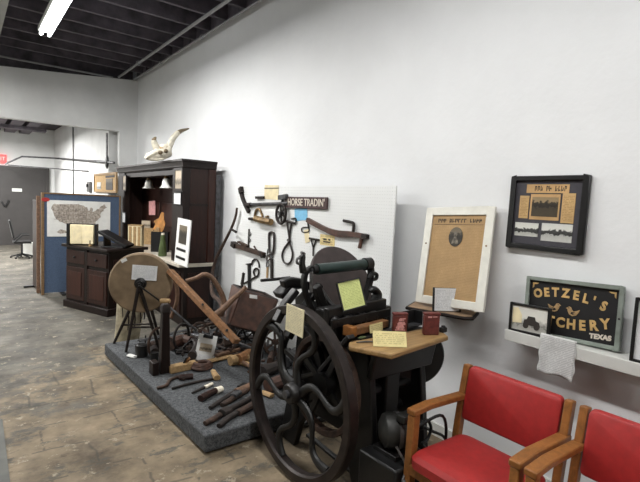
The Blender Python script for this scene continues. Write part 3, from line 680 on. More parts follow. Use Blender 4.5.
# tapered dark post with iron cap
b = pz(164, 372, .001); z1 = P_y(165, 306, b.y).z
t = thing('wooden_post', 'dark tapered wooden post standing upright in front of the grindstone crank', 'post', b)
part('shaft', MB().loft([[b + Vector((sx * wv, sy * wv, z)) for sx, sy in ((-1, -1), (1, -1), (1, 1), (-1, 1))] for wv, z in ((.046, 0), (.038, .1), (.028, z1 - b.z))]), M['walnutd'], t, .006)
part('iron_cap', MB().loft([[Vector((b.x, b.y, 0)) + Vector((sx * wv, sy * wv, z)) for sx, sy in ((-1, -1), (1, -1), (1, 1), (-1, 1))] for wv, z in ((.034, z1 - .05), (.034, z1 + .0), (.024, z1 + .02))]), M['rustd'], t, .004)
part('foot_block', MB().bx(b.x - .11, b.x - .058, b.y - .05, b.y + .05, b.z, b.z + .11), M['walnutd'], t, .006)

# iron hoop arcs behind the post
for k, (px, py, r, lab) in enumerate(((158, 318, .13, 'rusty iron hoop leaning behind the tapered post'), (182, 316, .12, 'thin dark iron hoop leaning below the long lumber'))):
    c0 = P_y(px, py, 4.15 + .1 * k)
    c0.z = PT + r + .014
    u = MB().tube([c0 + Vector((r * math.cos(a) * .8, r * math.cos(a) * .5, r * math.sin(a))) for a in [2 * PI * i / 36 for i in range(36)]], .012, 8, True, Vector((.5, -.8, 0)))
    solo('iron_hoop', u, M['rust' if k == 0 else 'rustd'], lab, 'hoop')
# walking plow: long straight beam, two bent handles
t = thing('walking_plow', 'old walking plow with an orange-brown wooden beam and bent grey handles', 'plow', (1.75, 3.7, PT))
a = P_y(170, 271, 4.15); b = P_y(237, 342, 3.25)
part('beam', MB().sweep([a, b], rect(.07, .045), None, False, (.4, -.3, 1)), M['lumber'], t, .006)
d_ = (b - a)
for k in (.52, .86): part('bolt', MB().cyl(a + d_ * k + Vector((-.02, -.045, .02)), (-.3, -.9, .3), .010, .02, 12), M['iron'], t)
hp = [P_y(x, y, 4.15 - .02 * i) for i, (x, y) in enumerate(((186, 281), (196, 278), (204, 274.5), (211, 277), (217, 285), (222, 295), (224, 304), (221, 313), (216, 320)))]
part('handle', MB().sweep(smooth(hp, 5), circ(10), [(.022 + .0009 * min(i, 25), .018 + .0004 * i) for i in range(41)]), M['grey_wood'], t)
hp = [P_y(x, y, 3.9 - .03 * i) for i, (x, y) in enumerate(((214, 316), (224, 308), (233, 299), (240, 293), (246, 287)))]
part('handle', MB().sweep(smooth(hp, 5), circ(10), [(.042 - .0008 * i, .03 - .0005 * i) for i in range(21)]), M['grey_wood'], t)
hp = [P_y(x, y, 3.95) for x, y in ((236, 316), (239, 302), (242, 288), (243.5, 273))]
part('rod', MB().tube(hp, .014), M['rustd'], t)
sh = [P_y(x, y, 3.35) for x, y in ((226, 338), (236, 343), (246, 346), (258, 350))]
part('share', MB().sweep(sh, rect(.10, .02), [1, 1.1, .9, .3]), M['steeld'], t, .004)
part('standard', MB().sweep([P_y(222, 318, 3.7), P_y(226, 336, 3.5), (P_y(228, 346, 3.4))], rect(.06, .03)), M['rust'], t, .004)
part('sole', MB().sweep([pz(216, 352, .02), pz(242, 356, .02)], rect(.05, .03)), M['rust'], t, .003)
# scythe snath against the pegboard
sp = [P_x(x, y, X) for x, y, X in ((237, 208, 2.46), (235.5, 217, 2.46), (231, 229, 2.45), (224, 243, 2.43), (217, 257, 2.40), (213, 270, 2.36), (211.5, 283, 2.30), (213, 295, 2.25), (222, 306, 2.18))]
sp.append(Vector((2.12, sp[-1].y - .12, PT + .02)))
t = thing('scythe_snath', 'bent brown scythe handle leaning on the pegboard beside the back bar', 'scythe handle', (sp[-1].x, sp[-1].y, PT))
part('shaft', MB().tube(smooth(sp, 5), [.013 + .0003 * i for i in range(46)], 10), M['rust'], t)
for k, (px, py) in ((2, (236, 232)), (6, (217.5, 276.5))):
    part('nib', MB().tube(smooth([sp[k], sp[k] + (P_x(px, py, sp[k].x - .03) - sp[k]) * .5, P_x(px, py, sp[k].x - .03)], 3), .014), M['rustd'], t)
# brown hopper
Yh = 3.75
tl, tr, br, bl = P_y(243, 291, Yh + .12), P_y(277, 300, Yh - .1), P_y(262, 333, Yh - .1), P_y(231, 325, Yh + .12)
dv = Vector((.06, .32, 0))
t = thing('leather_hopper', 'dark brown tapered hopper with a white tag behind the tall iron press', 'hopper', ((bl.x + br.x) / 2, Yh + .2, PT))
u = MB(); u.slab([tl, tr, br, bl], .025); u.slab([tl + dv, tl, bl, bl + dv * .6], .02); u.slab([tr, tr + dv, br + dv * .6, br], .02); u.slab([tr + dv, tl + dv, bl + dv * .6, br + dv * .6], .02)
part('body', u, M['leather'], t, .005)
part('rim', MB().tube([tl, tr, tr + dv, tl + dv], .012, 8, True, (0, .2, 1)), M['leatherd'], t)
for p in (bl, br, bl + dv * .6, br + dv * .6): part('leg', MB().tube([p + Vector((0, 0, .02)), Vector((p.x, p.y, PT + .001))], .018), M['rustd'], t)
part('floor_plate', MB().slab([bl, br, br + dv * .6, bl + dv * .6], .015), M['leatherd'], t)
p0, p1, p2, p3 = [P_y(x, y, Yh - .012) for x, y in ((248.5, 294), (256, 295), (256, 298.5), (248.5, 297.5))]
part('tag', MB().slab([p0 + Vector((0, -.02, 0)), p1 + Vector((0, -.02, 0)), p2 + Vector((0, -.02, 0)), p3 + Vector((0, -.02, 0))], .003), M['paper'], t)

# ------------------------------------------------------------------ tools lying on the platform
def lie(name, label, cat, segs, group=None):
    """segs: list of (part name, pixel polyline, (half widths), lift, material)"""
    allp = [pz(*p) for s in segs for p in s[1]]
    o = sum(allp, Vector()) / len(allp); o.z = PT
    if len(segs) == 1:
        n, pl, r, lift, m = segs[0]
        return solo(name, _ln(pl, r, lift), M[m], label, cat, .002)
    t = thing(name, label, cat, o)
    for n, pl, r, lift, m in segs: part(n, _ln(pl, r, lift), M[m], t, .002)
    return t
def _ln(pl, r, lift):
    rw, rh = r[0], r[1]
    pts = [pz(px, py, rh + lift + .001) for px, py in pl]
    if len(pts) > 2: pts = smooth(pts, 4)
    n = len(pts); tap = r[2] if len(r) > 2 else 1.0
    return MB().sweep(pts, [(a, b) for a, b in circ(10)], [(rw * (1 + (tap - 1) * i / (n - 1)), rh * (1 + (tap - 1) * i / (n - 1) * .6)) for i in range(n)])
lie('hand_brace', 'long thin iron hand brace with wooden pad lying across the front of the platform', 'drill',
    [('shaft', ((172, 388.5), (196, 382), (220, 377.5)), (.010, .010), 0, 'rustd'), ('crank', ((157, 388), (166, 385.5), (170, 380), (178, 377), (184, 379.5)), (.014, .012), 0, 'rust'), ('grip', ((179, 377.5), (193, 376)), (.026, .022), .0, 'walnut'), ('wooden_pad', ((217, 378), (213, 371)), (.030, .022, .7), .0, 'tanwood')])
lie('chisel', 'thin dark chisel with a pale tip lying behind the wooden rasp', 'chisel', [('blade', ((192, 393), (205, 387)), (.009, .008, 1.5), 0, 'rustd'), ('tip', ((205, 387), (212.5, 383.5)), (.018, .012, .8), 0, 'bone')])
lie('wooden_rasp', 'stubby wooden-handled rasp with a white ferrule on the grey carpet', 'rasp', [('grip', ((200.5, 398.5), (209, 393.5), (216, 390.5)), (.030, .024, .85), 0, 'walnut'), ('ferrule', ((216, 390.5), (222, 388.5)), (.034, .024, .8), .0, 'bone')])
lie('hoof_nipper', 'long dark hoof nippers with splayed jaws, farther of the two at the platform front', 'pliers', [('handle', ((210, 408), (222, 400), (236, 391.5)), (.016, .014, 1.6), 0, 'rustd'), ('handle', ((222, 405), (232, 399), (246, 390)), (.02, .016, 1.4), .0, 'rust'), ('jaw', ((236, 391.5), (248, 387), (259, 381)), (.034, .022, 1.1), 0, 'grey_wood'), ('pivot', ((233, 396), (239, 392)), (.03, .02), .014, 'steeld')])
lie('hoof_nipper', 'brown jointed iron pincers, nearest tool to the platform front corner', 'pliers', [('handle', ((205, 423.5), (217, 417), (228, 409)), (.02, .016, 1.3), 0, 'rust'), ('handle', ((219, 426), (228, 418), (240, 411)), (.02, .016, 1.3), 0, 'rustd'), ('pivot', ((222, 413), (229, 409.5)), (.04, .024), .008, 'rustd'), ('jaw', ((238, 413), (249, 407), (259, 401)), (.026, .02, 1.2), 0, 'rust'), ('jaw', ((228, 410), (240, 404), (254, 396)), (.022, .018), .004, 'rustd')])
# tan wooden block plane and rope coil
b = pz(181, 367)
t = thing('wooden_plane', 'tan wooden bench plane body lying beside the tapered post', 'plane', b)
a, c = pz(169, 369.5, .03), pz(196, 364, .03)
part('stock', MB().sweep([a, c], rect(.075, .058)), M['tanwood'], t, .005)
m_ = a.lerp(c, .6)
part('iron', MB().box(m_ + Vector((0, 0, .05)), (.035, .01, .07), (.5, 0, .5)), M['rustd'], t, .002)
part('wedge', MB().box(m_ + Vector((.02, .01, .045)), (.04, .02, .05), (.5, 0, .5)), M['lumber'], t, .002)
b = pz(202, 369)
u = MB(); P = []
for i in range(64):
    a = 2 * PI * i / 16; r = .085 - .006 * (i // 16)
    P.append(b + Vector((r * math.cos(a), r * .8 * math.sin(a), .014 + .011 * (i / 16) + .004 * math.sin(a * 2.3))))
solo('rope_coil', u.tube(P, .014, 8), M['leather'], 'loose coil of brown rope lying under the clipboard card', 'rope')
# long grey blade, brown pipe elbow, cans
lie('saw_blade', 'long grey flat blade lying across the tools behind the tapered post', 'blade', [('blade', ((139, 341), (160, 336), (196, 327.5)), (.032, .01, .8), .10, 'steeld'), ('tang', ((196, 327.5), (203, 325.5)), (.016, .01), .10, 'rustd'), ('stud', ((145, 340), (146, 340)), (.02, .05), .0, 'rustd')])
lie('iron_elbow', 'thick dark brown bent iron pipe lying to the right of the tapered post', 'pipe', [('barrel', ((170, 344), (182, 340), (192, 342)), (.055, .055), .0, 'leather'), ('bend', ((192, 342), (197, 348), (192, 356)), (.05, .05, .8), .0, 'leatherd'), ('flange', ((170, 344), (172, 343.4)), (.07, .068), 0, 'rust')])
lie('iron_elbow', 'short rusty pipe tee lying to the left of the tapered post', 'pipe', [('barrel', ((149, 347), (158, 344)), (.045, .045), 0, 'rust'), ('branch', ((153, 346), (155, 352)), (.035, .035), 0, 'leatherd')])
b = pz(141.5, 356, .001)
t = thing('oil_can', 'squat black tin can standing beside the front leg of the grindstone', 'can', b)
part('body', MB().lathe([(0, 0), (.055, 0), (.055, .10), (.04, .115), (0, .115)], b, seg=24), M['black'], t); part('rim', MB().ring(b + Vector((0, 0, .1)), (0, 0, 1), .058, .05, .01, 24), M['ironb'], t)
b = pz(154, 361, .001)
t = thing('oil_can', 'small black tin beside the foot of the tapered post', 'can', b)
part('body', MB().lathe([(0, 0), (.035, 0), (.035, .075), (0, .08)], b, seg=20), M['black'], t); part('rim', MB().ring(b + Vector((0, 0, .075)), (0, 0, 1), .037, .03, .008, 20), M['ironb'], t)
lie('paper_tag', 'crumpled white tag lying on the carpet beside the black can', 'tag', [('sheet', ((129, 355), (135, 357)), (.028, .012), 0, 'paper')])
# clipboard card
b = pz(203, 361, .002)
t = thing('card_stand', 'white card of old pictures clipped to a board standing on the platform', 'sign', b, (-.28, .14, -.62))
part('board', MB().bx(-.085, .085, 0, .008, .0, .235), M['card'], t, .002, False); part('sheet', MB().bx(-.075, .075, -.003, 0, .012, .215), M['card'], t, 0, False)
part('picture', MB().bx(-.055, .055, -.006, -.003, .085, .155), M['ph_post'], t, 0, False)
part('caption', MB().bx(-.055, .055, -.006, -.003, .02, .055), M['t_small'], t, 0, False)
part('clip', MB().bx(-.045, .045, -.012, .01, .205, .235), M['black'], t, .003, False)
part('strut', MB().box((0, .07, .095), (.03, .008, .20), (.55, 0, 0)), M['black'], t, 0, False)

# ------------------------------------------------------------------ heap of iron behind
def gear(name, label, c, n, r, m, teeth=0, spokes=5, th=.03):
    t = thing(name, label, 'wheel', (c.x, c.y, max(PT, c.z - r)))
    n = Vector(n).normalized()
    part('rim', MB().ring(c, n, r, r * .80, th, 40), M[m], t, .002)
    part('hub', MB().cyl(c, n, r * .22, th * 1.5, 20), M[m], t)
    q = Vector((0, 0, 1)).rotation_difference(n).to_matrix()
    for k in range(spokes):
        a = 2 * PI * k / spokes + .4; d = q @ Vector((math.cos(a), math.sin(a), 0))
        part('spoke', MB().bar(c + d * r * .2, c + d * r * .84, r * .13, th * .7, n), M[m], t)
    return t
def hw(px, py, y, r=None):
    v = P_y(px, py, y); return v
def onplat(px, py, r):      # centre pixel of a wheel leaning/standing so that its rim touches the platform
    return P_z(px, py, PT + r + .003)
gear('iron_pulley', 'small dark spoked iron wheel standing beneath the lower end of the plow beam', onplat(226, 333, .11), (-.6, -.7, .1), .11, 'rustd')
gear('iron_pulley', 'rusty spoked pulley wheel standing behind the clipboard card', onplat(200, 331, .095), (-.3, -.9, .2), .095, 'rust', 0, 4)
gear('iron_pulley', 'dark iron cog wheel standing just left of the big flywheel rim', onplat(246, 338, .10), (-.2, -.9, .2), .10, 'ironb')
gear('iron_pulley', 'rust-brown wheel seen through the upper left of the big flywheel', onplat(275, 342, .13), (-.1, -.95, .2), .13, 'rust', 0, 6)
heap = [
    ('iron_bar', 'long dark iron bar lying slanted under the plow handles', 'bar', [('bar', ((186, 333), (226, 349)), (.014, .012), .05, 'rustd'), ('eye', ((185, 332), (187, 334)), (.03, .014), .05, 'rustd')]),
    ('iron_bar', 'rusty flat iron bar lying to the right of the clipboard card', 'bar', [('bar', ((216, 346), (246, 338)), (.02, .010), .03, 'rust'), ('end', ((245, 338), (249, 336)), (.034, .012), .03, 'rust')]),
    ('wooden_mallet', 'tan wooden mallet head lying left of the flywheel', 'mallet', [('head', ((230, 361), (247, 357)), (.045, .045), 0, 'tanwood'), ('handle', ((240, 360), (258, 372)), (.016, .016), 0.02, 'grey_wood')]),
    ('wooden_block', 'brown wooden block with a pale top edge half hidden by the flywheel rim', 'block', [('block', ((238, 360), (257, 350)), (.05, .05), 0, 'lumber'), ('chip', ((240, 362), (254, 366)), (.035, .02), 0, 'tanwood')]),
    ('iron_wrench', 'black open-ended wrench on the carpet just left of the flywheel', 'wrench', [('shank', ((242, 386), (256, 382)), (.014, .010), 0, 'iron'), ('jaw', ((240, 387), (245, 384)), (.030, .012), 0, 'iron')]),
    ('iron_clevis', 'bent rusty clevis under the lower end of the plow', 'clevis', [('bow', ((206, 341), (214, 334), (224, 338), (222, 346)), (.014, .014), 0, 'rust'), ('pin', ((206, 342), (222, 347)), (.012, .012), 0, 'rustd')]),
    ('steel_share', 'grey steel plow share lying behind the clipboard card', 'plow share', [('blade', ((192, 332), (205, 336), (212, 332)), (.06, .014, .5), .06, 'steeld'), ('stem', ((204, 337), (205, 344)), (.02, .03), 0, 'rustd')]),
    ('iron_casting', 'lumpy grey casting seen through the left of the flywheel', 'casting', [('body', ((262, 372), (278, 366)), (.06, .05, .8), 0, 'rustd'), ('lug', ((270, 362), (272, 354)), (.03, .04), 0, 'rust')]),
    ('iron_casting', 'pale grey cast bracket seen between the flywheel spokes', 'casting', [('body', ((284, 362), (296, 352)), (.06, .06, .7), 0, 'steeld'), ('lug', ((292, 346), (296, 338)), (.03, .05), .02, 'rustd')]),
    ('wooden_block', 'reddish wooden block seen through the upper flywheel spokes', 'block', [('block', ((268, 386), (284, 380)), (.06, .05), 0, 'leather'), ('chip', ((262, 392), (272, 396)), (.03, .015), 0, 'tanwood')]),
    ('iron_chain', None, None, None),
    ('iron_bar', 'thin rusty rod lying on the carpet behind the flywheel rim', 'bar', [('rod', ((248, 372), (300, 352)), (.012, .012), .01, 'rust'), ('hook', ((300, 352), (306, 348), (302, 344)), (.012, .012), .01, 'rust')]),
    ('iron_bar', 'short thick dark bar lying across the middle of the heap', 'bar', [('bar', ((176, 352), (200, 346)), (.026, .024), .0, 'ironb'), ('collar', ((186, 349.5), (190, 348.5)), (.04, .034), 0, 'rust')]),
    ('tool_handle', 'worn grey wooden handle lying behind the mallet', 'handle', [('grip', ((216, 356), (240, 349)), (.022, .02, .8), .02, 'grey_wood'), ('socket', ((240, 349), (247, 347)), (.026, .024), .02, 'rustd')]),
    ('iron_hook', 'large rusty hook lying behind the rope coil', 'hook', [('shank', ((208, 352), (222, 356)), (.014, .014), .0, 'rust'), ('hook', ((222, 356), (230, 356), (228, 350), (222, 350)), (.014, .014), 0, 'rust')]),
]
for n, lab, cat, segs in heap:
    if n == 'iron_chain':
        ch = thing('iron_chain', 'short rusty chain heaped behind the wooden post', 'chain', pz(190, 350))
        for k in range(9):
            c = pz(180 + k * 3.2, 352 - k * .5 + 2.0 * math.sin(k * 1.7), .03 + (.02 if k % 2 else 0))
            d = Vector((math.cos(k * .9), math.sin(k * .9), 0)); e = Vector((0, 0, 1)) if k % 2 else Vector((-d.y, d.x, 0))
            part('link', MB().tube([c + d * .034 * math.cos(a) + e * .02 * math.sin(a) for a in [2 * PI * i / 14 for i in range(14)]], .006, 6, True, d.cross(e)), M['rustd'], ch)
    else: lie(n, lab, cat, segs)

lie('wooden_plank', 'long narrow tan plank lying behind the rope coil and clipboard card', 'plank', [('plank', ((196, 364.5), (238, 354)), (.04, .014), 0, 'tanwood')])
# loose scrap iron filling the heap, nothing tells these pieces apart
rs = random.Random(11)
for k in range(58):
    px = rs.uniform(186, 252); py = rs.uniform(326, 349)
    if 24 < k < 34: px = rs.uniform(256, 300); py = rs.uniform(348, 382)
    if k >= 34: px = rs.uniform(204, 254); py = rs.uniform(322, 350)
    a = rs.uniform(0, PI); L = rs.uniform(.05, .13); r = rs.uniform(.012, .028); z = r + .002 + (rs.random() ** 2) * .06
    if k >= 50: z = r + .002
    c = P_z(px, py, PT + z); d = Vector((math.cos(a), math.sin(a), rs.uniform(-.3, .3))) * L
    if c.z - abs(d.z) - r < PT + .002: c.z = PT + .004 + abs(d.z) + r
    u = MB()
    kind = k % 4
    if kind == 0: u.sweep(smooth([c - d, c + Vector((0, 0, r * .6)), c + d], 4), circ(8), [(r, r * .8)] * 9)
    elif kind == 1: u.sweep([c - d, c + d], rect(r * 2.2, r))
    elif kind == 2: u.ring(c, d + Vector((0, 0, .06)), L * .6, L * .38, r, 24)
    else: u.sweep(smooth([c - d, c - d * .2 + Vector((-d.y, d.x, .2 * L)), c + d], 4), circ(8), [(r * (1 - .05 * i), r * .7) for i in range(9)])
    solo('scrap_iron', u, M[('rustd', 'rust', 'ironb', 'leatherd', 'rustd')[k % 5]], 'loose piece of dark scrap iron in the heap between the plow and the flywheel', 'scrap iron', .002, 'scrap iron in the heap')
# ------------------------------------------------------------------ pegboard and what hangs on it
PX = 2.50
t = thing('pegboard', 'large white pegboard sheet standing against the wall, hung with old hand tools', 'pegboard', (PX + .01, 3.56, PT))
part('sheet', MB().bx(PX, PX + .012, 2.345, 4.80, PT + .002, 1.757), M['peg'], t)
for y in (2.42, 3.56, 4.74): part('batten', MB().bx(PX + .012, PX + .035, y - .02, y + .02, PT + .002, 1.75), M['trimw'], t)
def wp(px, py, d=.022): return P_x(px, py, PX - d)
def hang(name, label, cat, segs):
    """segs: (part, pixel polyline, radii px or (w,h) metres, material[, closed])"""
    def mk(s):
        pl, r = s[1], s[2]; cl = len(s) > 4 and s[4]
        d = (r if not hasattr(r, '__len__') else r[0]) + .0008
        pts = [wp(*p, d) for p in pl]
        if len(pts) > 2: pts = smooth(pts, 4, cl)
        if hasattr(r, '__len__'): return MB().sweep(pts, rect(r[1] * 1.65, r[0] * 2), None, cl, (1, 0, 0))
        return MB().tube(pts, r * .85, 8, cl, (1, 0, 0))
    allp = [wp(*p) for s in segs for p in s[1]]
    o = sum(allp, Vector()) / len(allp); o.z = min(p.z for p in allp)
    if len(segs) == 1: return solo(name, mk(segs[0]), M[segs[0][3]], label, cat)
    t = thing(name, label, cat, o)
    for s in segs: part(s[0], mk(s), M[s[3]], t)
    return t
def sheet(name, label, cat, quad, m, d=.0008, parts=()):
    q = [wp(x, y, d) for x, y in quad]      # TL TR BR BL
    w_ = (q[1] - q[0]).length; h_ = (q[0] - q[3]).length; o = (q[2] + q[3]) / 2
    ex = (q[2] - q[3]).normalized(); roll = math.atan2(ex.z, -ex.y)
    t = thing(name, label, cat, o, (0, -roll, WALLROT))
    part('sheet', MB().bx(-w_ / 2, w_ / 2, -.003, 0, 0, h_), M[m], t, 0, False)
    return t, w_, h_
hang('pick_hammer', 'pick-headed hammer with a long steel handle at the upper left of the pegboard', 'hammer', [('head', ((240.5, 188), (242, 196), (245.5, 205), (249, 212)), (.014, .026), 'rustd'), ('cheek', ((240.5, 187.5), (241.5, 193)), (.02, .034), 'rustd'), ('handle', ((248, 204.6), (288, 203.4)), .020, 'steeld'), ('collar', ((246.5, 204.8), (251, 204.6)), .026, 'rustd')])
hang('iron_bar', 'short dark iron bar hung just left of the blank cream tag', 'bar', [('bar', ((256, 197.6), (264, 197.5)), (.012, .016), 'rustd')])
t, w_, h_ = sheet('paper_tag', 'blank cream paper tag pinned at the top of the pegboard', 'tag', ((264.5, 185), (278.5, 185), (277.5, 200), (265, 199)), 'cream')
hang('dowel_pin', 'thin dark pin across the top of the blank cream tag', 'pin', [('pin', ((264.5, 188.2), (278.5, 188)), .005, 'steel')])
# HORSE TRADIN' sign
q = [wp(x, y, .008) for x, y in ((285, 199.2), (326.5, 197.8), (328, 208.6), (285.5, 208.4))]
o = (q[2] + q[3]) / 2; w_ = (q[2] - q[3]).length; h_ = .105
t = thing('shop_sign', "dark red wooden sign lettered HORSE TRADIN' on the pegboard", 'sign', o, (0, -.01, WALLROT))
part('board', MB().bx(-w_ / 2, w_ / 2, -.014, 0, 0, h_), M['burgundy'], t, .003, False)
part('lettering', MB().text("HORSE TRADIN'", .092, (.012, -.015, h_ * .5), (1, 0, 0), (0, 0, 1), .0015, .001, 'CENTER', w_ * .90 / .69), M['signwhite'], t, 0, False)
t, w_, h_ = sheet('blue_tag', 'light blue tag hanging below the dark red lettered sign', 'tag', ((295, 209), (307.5, 208.5), (306.5, 220), (296, 221)), 'bluetag', .001)
# bronze planter-like tool
hang('bronze_tool', 'worn bronze hand tool with an arched grip on the upper pegboard', 'tool', [('body', ((255.5, 218.5), (263, 220.5), (271, 222)), .040, 'bronze'), ('nose', ((249, 218.8), (256, 218.8)), .018, 'rustd'), ('grip', ((254.5, 216), (256, 210.5), (258.5, 208.8), (260.5, 211), (262.5, 216.5)), .014, 'bronze'), ('cap', ((266, 217), (268, 216.4)), .014, 'bronze'), ('collar', ((257, 216.5), (256.5, 222)), .02, 'rustd')])
# pulley
c = wp(281, 213.8, .03); u = thing('pulley', 'dark iron pulley wheel hanging under its bracket beside the lettered sign', 'pulley', (c.x, c.y, c.z - .1))
ry = .095
part('rim', MB().tube([c + Vector((0, ry * .88 * math.cos(a), ry * math.sin(a))) for a in [2 * PI * i / 36 for i in range(36)]], .014, 8, True, (1, 0, 0)), M['rustd'], u)
for k in range(3): part('spoke', MB().bar(c + Vector((0, ry * .85 * math.cos(k * PI / 3 + .3), ry * math.sin(k * PI / 3 + .3))), c - Vector((0, ry * .85 * math.cos(k * PI / 3 + .3), ry * math.sin(k * PI / 3 + .3))), .014, .012, (1, 0, 0)), M['rustd'], u)
part('hub', MB().cyl(c, (1, 0, 0), .022, .04, 16), M['ironb'], u)
part('shackle', MB().tube([wp(281, 206), wp(282.5, 200)], .012), M['steeld'], u)
part('bracket', MB().sweep([wp(279, 197.6, .03), wp(287, 196.4, .03)], rect(.034, .045)), M['steeld'], u, .004)
# leather loop with T handle
hang('leather_strap', 'black leather strap twisted into a long loop, hanging under the T-handled rod', 'strap', [('loop', ((287, 223), (288.5, 233), (289, 241), (284.5, 248), (282, 255), (283.5, 261.5), (287.5, 263.8), (291, 261), (292.5, 254), (291, 247), (289.3, 241), (290, 232), (291.5, 223)), .011, 'leatherd'), ('knot', ((288.3, 239.5), (289.5, 242)), .02, 'leatherd')])
hang('t_handle', 'short T-handled iron rod with a square hook above the leather loop', 'handle', [('rod', ((285.5, 220.8), (295, 223.4)), .014, 'rustd'), ('hook', ((291.5, 219), (295.5, 218.5), (296, 223)), .009, 'rustd')])
hang('wooden_beam_tool', 'long dark brown wooden bar with an iron crank arm on the right of the pegboard', 'tool', [('bar', ((307.5, 219.8), (316, 224.5), (326, 229.5), (337, 232.6), (350, 233.8), (365.5, 236.6)), (.016, .024), 'leather'), ('lower_bar', ((327, 231), (338, 235.5), (352, 235.8)), (.014, .016), 'leather'), ('crank', ((343.5, 220.6), (351.5, 222.3), (353.6, 224.5), (353, 233.5)), .014, 'rustd'), ('peg', ((361.8, 238), (359.5, 248)), .018, 'leather'), ('end_plate', ((363, 235.5), (367.5, 236.8)), (.02, .02), 'rustd')])
hang('buckle', 'small square iron buckle hanging at the left end of the long brown bar', 'buckle', [('ring', ((302, 228), (308, 227.5), (308.5, 231.5), (302.5, 232)), .006, 'rustd', True), ('tongue', ((307.5, 221), (308.5, 228)), .008, 'rustd')])
t, w_, h_ = sheet('paper_tag', 'narrow tan paper tag hanging below the square buckle', 'tag', ((305.5, 230), (310, 229.5), (309.5, 242), (306, 243)), 'cream', .001)
hang('forked_iron', 'small forked iron hanging behind the top of the round ink plate', 'fork', [('cross_bar', ((309.5, 238.3), (319, 240)), .011, 'rustd'), ('tine', ((311, 239.5), (313, 247)), .008, 'rustd'), ('tine', ((316, 240), (313.5, 247)), .008, 'rustd'), ('stem', ((313.2, 246), (313, 256)), .008, 'rustd')])
t, w_, h_ = sheet('paper_tag', 'yellow paper tag with bold black marks beside the long brown bar', 'tag', ((321, 234), (335.5, 236.5), (334, 246.5), (320.5, 244.5)), 't_tag', .001)
part('marks', MB().bx(-.05, -.005, -.006, -.003, .045, .06).bx(-.05, .045, -.006, -.003, .025, .036).bx(.02, .045, -.006, -.003, .045, .06), M['ink'], t, 0, False)
hang('wooden_clamp', 'brown slanted wooden clamp bar at the left of the pegboard', 'clamp', [('bar', ((233, 244.5), (264, 254.8)), (.022, .026), 'rust'), ('jaw', ((238.5, 241.8), (248, 246.2)), (.018, .012), 'rust'), ('head', ((232.8, 243.6), (236, 246.2)), (.03, .034), 'rustd'), ('end_cap', ((261.5, 253), (263.5, 257)), (.026, .018), 'rustd'), ('screw', ((254, 246.2), (256.5, 249.8)), .010, 'rust')])
hang('drill_bit', 'small dark drill bit hanging above the slanted wooden clamp', 'drill bit', [('shank', ((249, 229), (248.2, 245)), .009, 'rustd'), ('twist', ((248.5, 231), (251, 234), (248, 237), (250.5, 240), (248, 243)), .006, 'steel')])
hang('hame_strap', 'dark brown leather loop hanging in the middle of the pegboard', 'strap', [('loop', ((269.3, 233.5), (273.5, 233), (274, 243), (273, 252), (271, 254), (269.4, 250), (269, 242)), .014, 'leatherd', True)])
hang('iron_chain', 'pale jumble of rings and links below the dark leather loop', 'chain', [('link', ((268, 249), (270.5, 253), (267.5, 255)), .007, 'steel', True), ('link', ((267.5, 255), (270, 258.5), (267, 261)), .007, 'rust', True), ('link', ((267, 261), (269, 265), (266.5, 267)), .007, 'steel', True), ('plate', ((267.5, 267), (267, 278)), (.006, .016), 'tanwood')])
hang('iron_rasp', 'dark rasp hanging below the leather loop above the black press bar', 'rasp', [('blade', ((271.8, 259), (271.8, 278)), (.010, .020), 'rustd'), ('ring', ((270.8, 255.2), (272.8, 256.8), (271.2, 258.4)), .007, 'steeld', True)])
hang('iron_hasp', 'upright black iron bar with a cross pin at the lower left of the pegboard', 'bar', [('bar', ((249.2, 264), (249.4, 292)), (.012, .022), 'ironb'), ('pin', ((246, 264.2), (252, 263.4)), .007, 'rustd'), ('arm', ((243, 284), (256, 276.5)), .010, 'rustd')])
hang('horseshoe', 'arched dark horseshoe hanging beside the upright black iron bar', 'horseshoe', [('shoe', ((251.5, 265), (252.6, 261), (255, 259.3), (257.6, 260.5), (259, 264.5), (259.2, 268)), .010, 'rustd')])
hang('iron_ring', 'small dark iron ring hanging below the arched horseshoe', 'ring', [('ring', ((253.5, 272), (255.5, 268.5), (258.5, 270), (258, 275), (255.5, 276.5)), .011, 'rustd', True)])
hang('file', 'rust-brown file hanging at the lower left edge of the pegboard tools', 'file', [('blade', ((243.8, 273), (241.5, 284.5)), (.008, .018), 'rust'), ('tang', ((241.5, 284.5), (239, 290)), .007, 'rustd')])

# ------------------------------------------------------------------ platen printing press
FX, FY, FZ, FR = 1.50, 2.087, .519, .50
t = press = thing('printing_press', 'black cast-iron platen printing press with a large curved-spoke flywheel', 'printing press', (1.9, 2.05, 0))
fc = Vector((FX, FY, FZ)); ax = Vector((1, 0, 0))
fw = MB(); fw.lathe([(FR - .006, -.032), (FR, -.026), (FR, .026), (FR - .006, .032), (FR - .048, .032), (FR - .058, .02), (FR - .058, -.02), (FR - .048, -.032), (FR - .006, -.032)], fc, ax, 72, False)
wheel = part('flywheel', fw, M['rim'], t)
part('hub', MB().lathe([(.0, -.06), (.05, -.06), (.058, -.05), (.062, 0), (.058, .05), (.05, .06), (0, .06)], fc, ax, 24), M['ironb'], wheel)
def yz(r, a): return fc + Vector((0, -r * math.cos(a), r * math.sin(a)))
for k in range(6):
    a0 = .26 + k * PI / 3; P = []
    for i in range(15):
        f_ = i / 14; r = .05 + f_ * (FR - .10)
        P.append(yz(r, a0 + .30 * math.sin(2 * PI * f_ ** .9) * (1 - .45 * f_)))
    part('spoke', MB().sweep(P, circ(10), [(.016 + .013 * abs(1 - 2 * i / 14), .014 + .008 * abs(1 - 2 * i / 14)) for i in range(15)], False, (1, 0, 0)), M['iron'], wheel)
part('main_shaft', MB().cyl((1.85, FY, FZ), ax, .024, .86, 16), M['steeld'], t)
